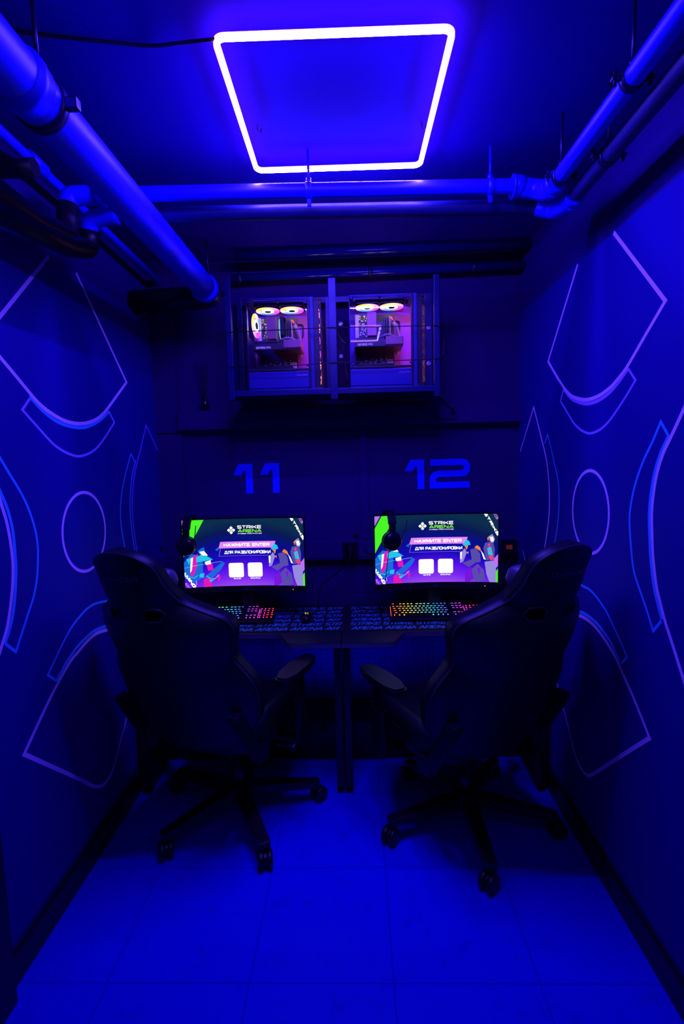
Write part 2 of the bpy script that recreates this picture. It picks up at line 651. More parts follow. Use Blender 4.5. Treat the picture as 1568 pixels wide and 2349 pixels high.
# murals: flat painted lines on the wall coverings
RW = [
    ('mural_shield', 'purple', .0130, [(1407.5, 533.5), (1526, 690, 1), (1480, 769), (1440, 838), (1418, 868), (1398, 890), (1371, 909), (1343.5, 917), (1316, 911), (1304, 902), (1294, 890), (1276, 862), (1257, 829, 1), (1325, 606)]),
    ('mural_echo', 'line2', .0090, [(1440, 845), (1457, 872, 1), (1432, 914), (1401, 960), (1384, 978.5), (1371, 988), (1352, 994), (1333, 987), (1316, 971), (1306, 955), (1285, 920, 1), (1292, 894)]),
    ('mural_band', 'line2', .0130, [(1291, 891), (1303, 907), (1316, 918), (1343.5, 926), (1371, 919), (1398, 900), (1418, 877), (1440, 846)]),
    ('mural_spear', 'purple', .0110, [(1193, 1036), (1224, 934, 1), (1248, 1031), (1255.6, 1072), (1260, 1130), (1259, 1181), (1253, 1232), (1243, 1285), (1222, 1352, 1), (1199, 1264)]),
    ('mural_echo', 'line', .0080, [(1248, 1018), (1256, 997, 1), (1268.6, 1052), (1279, 1099.5), (1282, 1140), (1280, 1188), (1274, 1232), (1262, 1290), (1254, 1320)]),
    ('mural_spear', 'purple', .0130, [(1640, 775), (1568, 939), (1538, 1004), (1520.6, 1041.5), (1507, 1086), (1498.5, 1137), (1495, 1181), (1496, 1232), (1498.5, 1283), (1505.7, 1344.5), (1514.6, 1383), (1525, 1423.7), (1543, 1480), (1568, 1559), (1630, 1750)]),
    ('mural_echo', 'line', .0100, [(1534, 1002), (1515, 967.5, 1), (1497, 1011), (1476, 1055), (1461, 1096), (1451, 1133.5), (1444, 1178), (1444, 1212), (1447, 1256), (1451, 1296), (1457, 1324), (1471, 1365), (1484, 1403), (1497.5, 1447, 1), (1517, 1424)]),
    ('mural_band', 'line', .0130, [(1532, 1003), (1514, 1042), (1500.5, 1086), (1492, 1137), (1488.5, 1181), (1489.5, 1232), (1492, 1283), (1499, 1344), (1508, 1385), (1517.5, 1421)]),
    ('mural_shield', 'purple', .0135, [(1282, 1587), (1274, 1545), (1271, 1500), (1277, 1455), (1292, 1422), (1312, 1409), (1331, 1413), (1346, 1421), (1364, 1436.5), (1382, 1459.5), (1397, 1482), (1410, 1505), (1423, 1533.5), (1456, 1607.6), (1490, 1693, 1), (1420, 1737), (1359, 1776), (1343.5, 1776), (1333, 1763), (1325.6, 1748), (1318, 1727.7), (1308, 1687), (1295, 1635.7), (1282, 1587)]),
    ('mural_echo', 'line', .0095, [(1310, 1336), (1324, 1338), (1338, 1345), (1351, 1352), (1364, 1365), (1379, 1385), (1392, 1406), (1410, 1444), (1425, 1477), (1438, 1508, 1), (1422, 1525)]),
    ('mural_band', 'line', .0130, [(1315, 1400), (1333, 1404.5), (1348.6, 1413), (1367, 1428.5), (1385, 1451), (1402.5, 1477), (1421.5, 1519)]),
]
LW = [
    ('mural_shield', 'purple', .0135, [(111, 588), (0, 725), (-40, 774, 1), (0, 820), (32, 858), (64, 897), (80, 916), (102, 937), (128, 955), (153, 967), (182, 972), (207.5, 967.6), (227, 957), (243, 941), (265, 911), (289.5, 877, 1), (174, 626)]),
    ('mural_echo', 'line2', .0095, [(69, 913), (51, 940, 1), (83, 976), (118, 1014.5), (140.5, 1032), (163, 1043), (182, 1046.5), (204, 1040), (223.5, 1025.7), (242.6, 1000), (262, 969, 1), (249, 943)]),
    ('mural_band', 'line', .0130, [(67, 909), (95.8, 940), (124.5, 963), (153, 976), (185, 981), (207.5, 976), (230, 963), (250, 944)]),
    ('mural_spear', 'line3', .0110, [(363, 1037), (335, 976, 1), (319, 1041.6), (308, 1089.5), (303, 1140.6), (304, 1188.5), (311, 1246), (320, 1300), (336, 1370, 1), (362, 1310)]),
    ('mural_echo', 'line', .0080, [(309, 1060), (300, 1041, 1), (287, 1089.5), (278.4, 1134), (276, 1172.5), (277.7, 1207.6), (284, 1246), (294, 1300), (302, 1330)]),
    ('mural_band', 'line', .0090, [(311, 1056), (303, 1089.5), (298, 1140), (299, 1188), (306, 1246), (314, 1296)]),
    ('mural_spear', 'purple', .0130, [(-50, 1020), (-14, 1105), (0, 1150), (13, 1192), (22, 1236), (27.7, 1280), (29, 1319), (26, 1367), (19, 1420.6), (12, 1453), (0, 1492), (-50, 1650)]),
    ('mural_band', 'line', .0130, [(-20, 1078), (0, 1128), (16, 1166), (28.7, 1217), (35.5, 1287), (36, 1325), (33, 1379), (25, 1430), (11, 1477)]),
    ('mural_echo', 'line', .0100, [(-24, 1012), (0, 1051), (19, 1083), (48, 1131), (67, 1172.5), (80, 1214), (86, 1252), (86.5, 1280), (85, 1319), (78, 1364), (64, 1408.6), (50.7, 1450), (36.4, 1495, 1), (11, 1476)]),
    ('mural_shield', 'purple', .0140, [(296.6, 1622), (304, 1575), (303, 1510), (288, 1460), (264, 1444), (240.8, 1446), (217.6, 1455), (196.7, 1474), (179, 1495), (161, 1517), (134, 1563.6), (104, 1623), (54.5, 1730, 1), (119, 1759), (179, 1786), (208.6, 1801), (222, 1804.5), (235.5, 1801), (247.4, 1787), (259, 1763), (274, 1706.7), (286, 1662), (296.6, 1622)]),
    ('mural_echo', 'line', .0095, [(246, 1378), (220.6, 1384), (202.7, 1393.7), (184.8, 1411.6), (164, 1438.5), (143, 1477), (109.5, 1548, 1), (129, 1562)]),
    ('mural_band', 'line', .0130, [(258, 1435), (238.5, 1437.5), (214.6, 1448), (193.7, 1466), (172, 1490), (148, 1526), (129.5, 1562)]),
]
M['line2'] = mat('violet blue mural line', (.42, .30, .85), .6, spec=.2)
M['line3'] = mat('blue mural outline', (.20, .12, .90), .6, spec=.2)
for wl, X, data, side in ((wall_left, XL + PT, LW, 1), (wall_right, XR - PT, RW, -1)):
    lay = 0
    for nm, mm, w, pts in data:
        dense = spline(pts)
        q = [at(p.x, p.y, 'x', X) for p in dense]
        lay += 1
        d = (.0010 if mm == 'purple' else .0004) + lay * .00002
        mb = MB()
        mb.strip([(p.y, p.z) for p in q], w, lambda a, b: (X + side * d, a, b))
        struct(nm, mb, M[mm], parent=wl)
    cpx = (191, 1221, 139.5, 1127) if side > 0 else (1354, 1175, 1312, 1077)
    c = at(cpx[0], cpx[1], 'x', X)
    yl = at(cpx[2], cpx[1], 'x', X).y
    r = abs(at(cpx[0], cpx[3], 'x', X).z - c.z) - .004
    if side > 0:
        ya, yb = at(139.5, 1217, 'x', X).y, at(242.6, 1217, 'x', X).y
    else:
        ya, yb = at(1312, 1170, 'x', X).y, at(1398.5, 1180, 'x', X).y
    cy, ry = (ya + yb) / 2, abs(yb - ya) / 2 - .006
    mb = MB()
    mb.strip([(cy + ry * math.cos(2 * PI * k / 72), c.z + r * math.sin(2 * PI * k / 72)) for k in range(72)], .012, lambda a, b: (X + side * .0011, a, b), closed=True)
    struct('mural_circle', mb, M['purple'], parent=wl)

# ------------------------------------------------------------------ square neon lamp on the ceiling
LX, LY, LS, LZ, LR = -.030, 1.582, .5576, 2.531, .0114
lamp = thing('ceiling_lamp', 'square violet white neon frame lamp hanging just below the ceiling', 'lamp', (LX, LY, LZ), LR)
hs = LS / 2


def rounded_square(h, r, n=6):
    out = []
    for cx, cy, a0 in ((h - r, h - r, 0), (-h + r, h - r, 90), (-h + r, -h + r, 180), (h - r, -h + r, 270)):
        for k in range(n + 1):
            a = math.radians(a0 + 90 * k / n)
            out.append((cx + r * math.cos(a), cy + r * math.sin(a), 0))
    return out




def half_tube(a0, a1, r, n=8):
    """half of a round sleeve following the square, between two angles of its cross-section"""
    b = MB()
    base = rounded_square(hs, .022)
    rings = []
    for k in range(n + 1):
        a = math.radians(a0 + (a1 - a0) * k / n)
        off = r * math.cos(a)
        q = rounded_square(hs + off, .022 + off)
        rings.append(b.verts([(p[0], p[1], r * math.sin(a)) for p in q]))
    m_ = len(base)
    for A, B in zip(rings, rings[1:]):
        for j in range(m_):
            f = b.face([A[j], A[(j + 1) % m_], B[(j + 1) % m_], B[j]])
            f.smooth = True
    return b


half_tube(150, 390, .0066, 10).build('neon_tube', M['led'], lamp)
ch = MB()
prof = [(-.0074, -.0028), (-.0074, .0078), (.0074, .0078), (.0074, -.0028), (.0066, -.0028), (.0066, .0070), (-.0066, .0070), (-.0066, -.0028)]
rings = [ch.verts([(p[0], p[1], z) for p in rounded_square(hs + o, .022 + o)]) for o, z in prof]
for i_ in range(len(rings)):
    A, B = rings[i_], rings[(i_ + 1) % len(rings)]
    for j in range(len(A)):
        ch.face([A[j], A[(j + 1) % len(A)], B[(j + 1) % len(A)], B[j]])
ch.build('tube_sleeve', M['led_back'], lamp)
for sx, sy in ((1, 1), (-1, 1)):
    w = MB()
    w.cyl((sx * (hs - .02), sy * hs, .0075), (sx * (hs - .02), sy * hs, ZC - LZ), .0008, 6)
    w.build('suspension_wire', M['steel_dark'], lamp)
for px, py in ((591, 288), (968, 278)):
    q = at(px, py, 'z', ZC)
    w = MB()
    w.tube(bend([(q.x - LX, q.y - LY, ZC - LZ), (q.x - LX, q.y - LY, ZC - LZ - .018), (q.x - LX + .012, q.y - LY, ZC - LZ - .022), (q.x - LX + .012, q.y - LY, ZC - LZ - .010)], .006, 4), .0016, 6)
    w.build('ceiling_hook', M['steel_dark'], lamp)
cb = MB()
cp = [Vector((-.303, 1.306, 2.5345)), Vector((-.36, 1.325, 2.546)), at(400, 100, 'z', 2.556), at(350, 107, 'z', 2.566), at(200, 92, 'z', 2.565), at(45, 73, 'z', 2.565), at(20, 66, 'z', 2.565)]
cb.tube(bend(cp, .05), .0042, 8)
tag(cb.build('power_cable', M['cable']), 'dark cable from the near corner of the square lamp to the left pipe', 'cable')

for o in list(C.objects):
    if o.parent == lamp and o.name.startswith('ceiling_hook'):
        o['label'] = 'small hook in the ceiling inside the frame'
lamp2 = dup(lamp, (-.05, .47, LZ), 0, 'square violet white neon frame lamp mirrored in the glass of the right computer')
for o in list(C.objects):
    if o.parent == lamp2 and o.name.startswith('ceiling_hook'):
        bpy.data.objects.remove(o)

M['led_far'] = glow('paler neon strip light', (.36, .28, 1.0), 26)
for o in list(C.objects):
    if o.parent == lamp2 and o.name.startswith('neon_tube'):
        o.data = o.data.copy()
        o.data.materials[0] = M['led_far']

# ------------------------------------------------------------------ pipes
bp = MB()
BC = Vector((-.665, 0, 2.332))
BR = .054
drain = thing('drain_pipe', 'thick blue drain pipe running the length of the left side under the ceiling', 'pipe', (BC.x, 0, BC.z))
MB().tube([(0, YF, 0), (0, 1.0, 0), (0, 2.0, 0), (0, 2.44, 0)], BR, 40).build('pipe_run', M['pipe'], drain)
MB().tube(bend([(0, 2.44, 0), (-.005, 2.53, 0), (-.10, 2.54, -.005), (XL - BC.x, 2.54, -.012)], .08, 8), BR, 32).build('pipe_elbow', M['black'], drain)  # elbow coloured black to stand for the shade there
for y in (1.11, 2.405):
    cl = MB()
    cl.lathe([(BR + .0005, -.022), (BR + .004, -.020), (BR + .004, -.010), (BR + .008, -.008), (BR + .008, .008), (BR + .004, .010), (BR + .004, .034), (BR + .0005, .036)], (0, y, 0), 'y', 40)
    cl.build('pipe_collar', M['pipe'], drain)
    hg = MB()
    hg.lathe([(BR + .002, -.012), (BR + .005, -.012), (BR + .005, .012), (BR + .002, .012)], (0, y + .075, 0), 'y', 32)
    hg.box((-.010, y + .063, BR), (.010, y + .087, BR + .03), .003)
    hg.box((BR + .001, y + .065, -.016), (BR + .030, y + .085, .006), .003)
    hg.cyl((0, y + .075, BR + .02), (0, y + .075, ZC - BC.z), .005, 10)
    hg.build('pipe_clamp', M['steel_dark'], drain)


def elbow_collar(mb, p, d, r):
    p, d = Vector(p), Vector(d).normalized()
    mb.tube([p - d * .018, p + d * .018], r, 20)
    mb.tube([p + d * .013, p + d * .02], r * 1.12, 20)


def hanger(parent, x, y, z, r, along, m):
    """clip, screw ears and threaded rod up to the ceiling"""
    h = MB()
    if along == 'y':
        h.lathe([(r + .001, -.010), (r + .004, -.010), (r + .004, .010), (r + .001, .010)], (x, y, z), 'y', 24)
        for s in (-1, 1):
            h.box((x + s * (r + .012) - .012, y - .007, z - .004), (x + s * (r + .012) + .012, y + .007, z + .004), .002)
            h.cyl((x + s * (r + .016), y, z - .016), (x + s * (r + .016), y, z + .018), .004, 8)
    else:
        h.lathe([(r + .001, -.010), (r + .004, -.010), (r + .004, .010), (r + .001, .010)], (x, y, z), 'x', 24)
        h.box((x - .007, y - .004, z - r - .026), (x + .007, y + .004, z - r), .002)
    h.cyl((x, y, z + r), (x, y, ZC), .0042, 8)
    h.cyl((x, y, z + r), (x, y, z + r + .016), .009, 8)
    h.build('pipe_hanger', m, parent)


SR = .024
sup = thing('heating_pipe', 'pale blue heating pipe crossing the ceiling and turning along the right side', 'pipe', (0, 0, 0))
zr, zc_ = 2.395, 2.443
e1, e2 = (.590, 1.846, zc_), (-.86, 1.795, zc_)
pth = bend([(.655, YF, zr), (.655, 1.775, zr), (.640, 1.846, zc_ - .014), e1, e2, (-.930, 1.775, zc_ - .01), (-.930, 1.755, 2.30), (-.930, 1.60, 2.272), (-.945, YF, 2.26)], .045)
MB().tube(pth, SR, 20).build('pipe_run', M['pipe'], sup)
el = MB()
el.tube(bend([(.655, 1.74, zr), (.656, 1.78, zr), (.640, 1.846, zc_ - .014), (.565, 1.846, zc_)], .05, 8), SR + .007, 20)
elbow_collar(el, (.572, 1.846, zc_), (-1, 0, 0), SR + .010)
elbow_collar(el, (.655, 1.735, zr), (0, 1, 0), SR + .009)
el.build('pipe_elbow', M['pipe'], sup)
el = MB()
el.tube(bend([(-.82, 1.797, zc_), e2, (-.930, 1.775, zc_ - .01), (-.930, 1.765, 2.38)], .055, 8), SR + .007, 20)
elbow_collar(el, (-.83, 1.797, zc_), (1, 0, 0), SR + .010)
el.build('pipe_elbow', M['pipe'], sup)
el = MB()
el.tube(bend([(-.930, 1.768, 2.400), (-.930, 1.755, 2.30), (-.930, 1.60, 2.272), (-.944, -.4, 2.26)], .045, 8), SR + .010, 20)
el.build('pipe_lagging', M['black'], sup)
hanger(sup, .655, 1.284, zr, SR, 'y', M['steel_dark'])
hanger(sup, .655, 1.690, zr, SR, 'y', M['steel_dark'])
hanger(sup, -.133, 1.821, zc_, SR, 'x', M['pipe'])
hanger(sup, .478, 1.843, zc_, SR, 'x', M['pipe'])

ret = thing('heating_pipe', 'return heating pipe in painted shade beside and below the pale one on the right side', 'pipe', (0, 0, 0))
z2 = 2.362
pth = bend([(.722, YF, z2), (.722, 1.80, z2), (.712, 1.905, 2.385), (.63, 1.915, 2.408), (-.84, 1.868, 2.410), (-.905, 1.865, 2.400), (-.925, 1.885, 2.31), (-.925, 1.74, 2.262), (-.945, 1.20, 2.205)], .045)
MB().tube(pth, SR, 20).build('pipe_run', M['pipe_shade'], ret)
el = MB()
el.tube(bend([(.722, 1.765, z2), (.722, 1.80, z2), (.712, 1.895, 2.383), (.66, 1.912, 2.405)], .05, 8), SR + .006, 20)
elbow_collar(el, (.722, 1.755, z2), (0, 1, 0), SR + .008)
el.build('pipe_elbow', M['pipe'], ret)
el = MB()
el.tube(bend([(-.80, 1.869, 2.410), (-.84, 1.868, 2.410), (-.908, 1.866, 2.398), (-.922, 1.88, 2.34)], .05, 8), SR + .006, 20)
el.build('pipe_elbow', M['pipe'], ret)
el = MB()
el.tube(bend([(-.915, 1.875, 2.365), (-.925, 1.885, 2.31), (-.925, 1.74, 2.262), (-.945, 1.21, 2.206)], .045, 8), SR + .010, 20)
el.build('pipe_lagging', M['black'], ret)
hanger(ret, .722, 1.10, z2, SR, 'y', M['steel_dark'])
hanger(ret, .722, 1.53, z2, SR, 'y', M['steel_dark'])

wp = thing('water_pipe', 'thin pipe running high along the left wall past the elbows', 'pipe', (0, 0, 0))
MB().tube(bend([(-.985, YF, 2.53), (-.985, 1.95, 2.488), (-.985, YB, 2.465)], .03), .016, 16).build('pipe_run', M['pipe'], wp)
tee = MB()
tee.tube([(-.985, 1.66, 2.496), (-.985, 1.74, 2.494)], .023, 16)
tee.build('pipe_socket', M['pipe'], wp)
br = MB()
br.tube([(-1.05, 1.60, 2.43), (-.93, 1.60, 2.43)], .026, 16)
tag(br.build('pipe_stub', M['black']), 'short dark pipe crossing under the thin pipe at the left wall', 'pipe')

bw = thing('conduit_pipe', 'glossy pipe along the top of the end wall just under the ceiling', 'pipe', (0, 0, 0))
M['pipe_gloss'] = mat('glossy dark blue pipe', (.006, .008, .14), .16)
MB().tube([(-.56, 2.60, 2.539), (.868, 2.60, 2.546)], .020, 20).build('pipe_run', M['pipe_gloss'], bw)
bw = thing('conduit_pipe', 'glossy pipe along the end wall just above the computer cage', 'pipe', (0, 0, 0))
MB().tube([(-.60, 2.69, 2.464), (.868, 2.69, 2.480)], .020, 20).build('pipe_run', M['pipe_gloss'], bw)
for x in (-.56, .10, .62):
    MB().lathe([(.021, -.011), (.025, -.011), (.025, .011), (.021, .011)], (x, 2.69, 2.460 + (x + .98) * .0108), 'x', 20).build('pipe_clip', M['steel_dark'], bw)

# ------------------------------------------------------------------ wall numbers, trunking, sockets
Pn = lambda x, y: (lambda p: (p.x, p.z))(at(x, y, 'y', YB - .001))


def digit_one(mb, pts, ox, oy, s):
    mb.prism([Pn(ox + x / s, oy + y / s) for x, y in pts], lambda a, b, t: (a, YB - .0012 - t, b), .0006)


n11 = thing('wall_number', 'blue number 11 on the end wall above the left monitor', 'number', (0, 0, 0), 0, 'station numbers')
mb = MB()
digit_one(mb, [(577, 490), (620, 390), (740, 387), (750, 642), (690, 643), (682, 450), (664, 450), (647, 487)], 380, 960, 3.733)
mb.build('digit', M['digit'], n11)
mb = MB()
digit_one(mb, [(805, 482), (850, 383), (970, 381), (977, 636), (918, 637), (912, 442), (893, 442), (875, 480)], 380, 960, 3.733)
mb.build('digit', M['digit'], n11)
n12 = thing('wall_number', 'blue number 12 on the end wall above the right monitor', 'number', (0, 0, 0), 0, 'station numbers')
mb = MB()
digit_one(mb, [(503, 413), (547, 323), (655, 320), (658, 553), (604, 553), (600, 377), (583, 377), (567, 412)], 780, 960, 3.409)
mb.build('digit', M['digit'], n12)
mb = MB()
two = [(703, 345), (945, 338), (975, 344), (989, 365), (989, 398), (975, 420), (945, 428), (770, 433), (738, 443), (724, 468), (724, 523), (1012, 515)]
tp = [Pn(780 + x / 3.409, 960 + y / 3.409) for x, y in two]
mb.strip(tp, .0345, lambda a, b: (a, YB - .0016, b))
mb.build('digit', M['digit'], n12)

tr = thing('cable_trunking', 'dark blue cable trunking on the end wall behind the monitors', 'trunking', (0, YB, 1.05))
MB().box((-.90, -.038, -.052), (.868, 0, .052), .004).build('trunking_body', M['wall_end'], tr)
MB().box((-.90, -.041, -.040), (.868, -.036, .044), .002).build('trunking_lid', M['wall_end'], tr)


def socket(x, z, label, plug=True, red=False):
    s = thing('wall_socket', label, 'socket', (x, YB - .041, z), 0, 'sockets on the trunking')
    MB().box((-.042, -.010, -.04), (.042, 0, .04), .004).build('socket_plate', M['black'], s)
    b = MB()
    b.lathe([(.020, -.0105), (.020, -.011), (.017, -.0115), (.017, -.012)], (0, 0, 0), 'y', 24)
    b.build('socket_well', M['blackgloss'], s)
    if red:
        MB().box((-.016, -.016, -.012), (.016, -.009, .012), .003).build('rocker_switch', M['redlamp'], s)
    return s


M['redlamp'] = mat('dim red rocker', (.25, .02, .01), .3, emit=(1, .12, .05), power=.06)
socket(-.033, 1.055, 'black socket with a plug between the two monitors')
socket(.812, 1.052, 'socket with a dim red switch right of the right monitor', red=True)
pl = thing('power_plug', 'black plug in the socket between the two monitors', 'plug', (-.033, YB - .053, 1.055))
b = MB()
b.lathe([(.021, 0), (.021, -.012), (.017, -.030), (.011, -.040)], (0, 0, 0), 'y', 20)
b.build('plug_body', M['black'], pl)
b = MB()
b.tube(bend([(0, -.034, 0), (0, -.055, -.02), (-.01, -.045, -.06), (-.09, -.03, -.135), (-.155, -.03, -.175), (-.172, -.04, -.22), (-.18, -.06, -.303)], .04), .0035, 8)
b.build('plug_cord', M['cable'], pl)
hk = thing('wall_hook', 'small round black hook on the wall above the trunking socket', 'hook', (.0, YB, 1.127))
MB().lathe([(.011, 0), (.011, -.010), (.007, -.014)], (0, 0, 0), 'y', 18).build('hook_knob', M['black'], hk)
MB().tube(bend([(0, -.012, -.004), (.015, -.012, -.03), (.035, -.045, -.07), (.075, -.045, -.10), (.10, -.045, -.11)], .02), .002, 6).build('hook_cord', M['cable'], hk)
b = MB()
b.lathe([(.0135, 0), (.0135, .006), (.010, .008)], (XL + .004, 2.69, 1.083), 'x', 20)
tag(b.build('wall_grommet', M['black']), 'round black grommet low on the left wall near the back corner', 'grommet')

# ------------------------------------------------------------------ chequer plates and plinth under the desks
def plate(name, x0, x1, label):
    t = thing(name, label, 'plate', ((x0 + x1) / 2, YB, .20), 0, 'chequer plates under the desks')
    hw = (x1 - x0) / 2
    MB().box((-hw, -.006, 0), (hw, 0, .50), .001).build('plate_sheet', M['plate'], t)
    b = MB()
    P = .030
    nx, nz = int(2 * hw / P), int(.49 / P)
    for i in range(nx):
        for j in range(nz):
            cx, cz = -hw + (i + .5) * P + (2 * hw - nx * P) / 2, .006 + (j + .5) * P
            a = PI / 4 if (i + j) % 2 else -PI / 4
            dx, dz = math.cos(a), math.sin(a)
            for k in range(4):
                o = (k - 1.5) * .0052
                px, pz = cx - dz * o, cz + dx * o
                L, w = .0105, .0011
                A = [(px + dx * u * L - dz * v * w, -.006, pz + dz * u * L + dx * v * w) for u, v in ((-1, 0), (0, -1.6), (1, 0), (0, 1.6))]
                Bq = [(px + dx * u * L * .6 - dz * v * w * .5, -.0090, pz + dz * u * L * .6 + dx * v * w * .5) for u, v in ((-1, 0), (0, -1.6), (1, 0), (0, 1.6))]
                va, vb = b.verts(A), b.verts(Bq)
                b.face(vb)
                for q in range(4):
                    b.face([va[q], va[(q + 1) % 4], vb[(q + 1) % 4], vb[q]])
    b.build('tread_pattern', M['plate'], t)
    return t


plate('tread_plate', -1.04, -.095, 'ribbed chequer plate on the wall under the left desk')
plate('tread_plate', -.090, .858, 'ribbed chequer plate on the wall under the right desk')
pb = MB()
pb.box((XL + .016, 2.49, 0), (XR - .016, YB - .01, .195), .004)
tag(pb.build('plinth', M['blackgloss']), 'low black plinth along the end wall under the desks', 'plinth')

# ------------------------------------------------------------------ desks
DZ = .745


def desk(name, x0, x1, s, label):
    """s = +1: the cut-out lies towards +x (right desk), -1 mirrored"""
    cx = (x0 + x1) / 2
    t = thing(name, label, 'desk', (cx, 2.44, 0), 0, 'desks along the end wall')
    hw = (x1 - x0) / 2
    yb, yf, yc = .30, -.295, -.162
    front = [(-hw, yf), (-hw + .19, yf), (-hw + .215, yf + .006), (-hw + .235, yf + .02), (-hw + .275, yc - .02), (-hw + .292, yc - .006), (-hw + .315, yc), (hw - .13, yc), (hw - .10, yc - .006), (hw, yc - .05)]
    poly = front + [(hw, yb), (-hw, yb)]
    poly = [(s * a, b) for a, b in poly]
    m = MB()
    m.prism(poly, lambda a, b, q: (a, b, DZ - .022 + q), .022)
    m.build('tabletop', M['desk'], t)
    e = MB()
    fl = [(s * a, b) for a, b in front]
    A = e.verts([(a, b - .0015, DZ - .021) for a, b in fl])
    B = e.verts([(a, b - .0015, DZ - .001) for a, b in fl])
    for i in range(len(fl) - 1):
        e.face([A[i], A[i + 1], B[i + 1], B[i]])
    e.build('edge_banding', M['edge'], t)
    for lx in (-hw + .0185, hw - .030):
        l = MB()
        l.box((s * lx - .0165, -.225, .012), (s * lx + .0165, -.175, DZ - .022), .003)
        l.box((s * lx - .0165, -.225, 0), (s * lx + .0165, .02, .03), .003)
        l.box((s * lx - .0165, -.225, DZ - .06), (s * lx + .0165, .22, DZ - .022), .003)
        l.build('leg', M['metalblk'], t)
    MB().box((-hw + .05, .0, DZ - .075), (hw - .05, .025, DZ - .022), .003).build('cross_rail', M['metalblk'], t)
    return t


DL = desk('gaming_desk', -1.035, -.078, -1, 'left black desk with a cut-out front under the number 11 screen')
DR = desk('gaming_desk', -.074, .855, 1, 'right black desk with a cut-out front under the number 12 screen')


def pad(name, x0, x1, label):
    t = thing(name, label, 'desk pad', ((x0 + x1) / 2, 2.494, DZ), 0, 'printed desk pads')
    hw, hd = (x1 - x0) / 2, .194
    m = MB()
    r = .02
    poly = []
    for cx, cy, a0 in ((hw - r, hd - r, 0), (-hw + r, hd - r, 90), (-hw + r, -hd + r, 180), (hw - r, -hd + r, 270)):
        poly += [(cx + r * math.cos(math.radians(a0 + 15 * k)), cy + r * math.sin(math.radians(a0 + 15 * k))) for k in range(7)]
    m.prism(poly, lambda a, b, q: (a, b, q), .003)
    m.build('pad_cloth', M['pad'], t)
    b = MB()
    f = lambda a, c: (a, c, .0034)
    cw, rh = (2 * hw - .02) / 5.5, .064
    k = 0
    y = -hd + .012
    while y + .05 < hd:
        word = 'ARENA' if k % 2 == 0 else 'STRIKE'
        x = -hw + .012 - (0 if k % 2 == 0 else .006)
        while x < hw - .02:
            w = cw * .93
            if x + w > hw - .006:
                n = int((hw - .008 - x) / w * len(word))
                if n > 0:
                    letters(b, word[:n], x, y, w * n / len(word), .043, .0060, f, .22)
                break
            letters(b, word, x, y, w, .043, .0060, f, .22)
            x += cw if k % 2 == 0 else cw * 1.0
        y += rh
        k += 1
    b.build('lettering', M['padprint'], t, recalc=False)
    return t


pad('desk_pad', -1.0, -.066, 'black pad printed with rows of STRIKE ARENA on the left desk')
pad('desk_pad', -.046, .84, 'black pad printed with rows of STRIKE ARENA on the right desk')

# ------------------------------------------------------------------ keyboards, mouse
KEY_STOPS = [(0, (1, .05, .03)), (.10, (1, .25, .03)), (.22, (.95, .8, .05)), (.36, (.25, .85, .4)), (.48, (.05, .65, .9)), (.60, (.08, .18, 1)), (.70, (.35, .06, 1)), (.80, (.9, .05, .8)), (.88, (1, .03, .2)), (.96, (1, .04, .03))]
M['legend'] = ramp_glow('rainbow key backlight', KEY_STOPS, 2.2, 'X', -.23, .23)


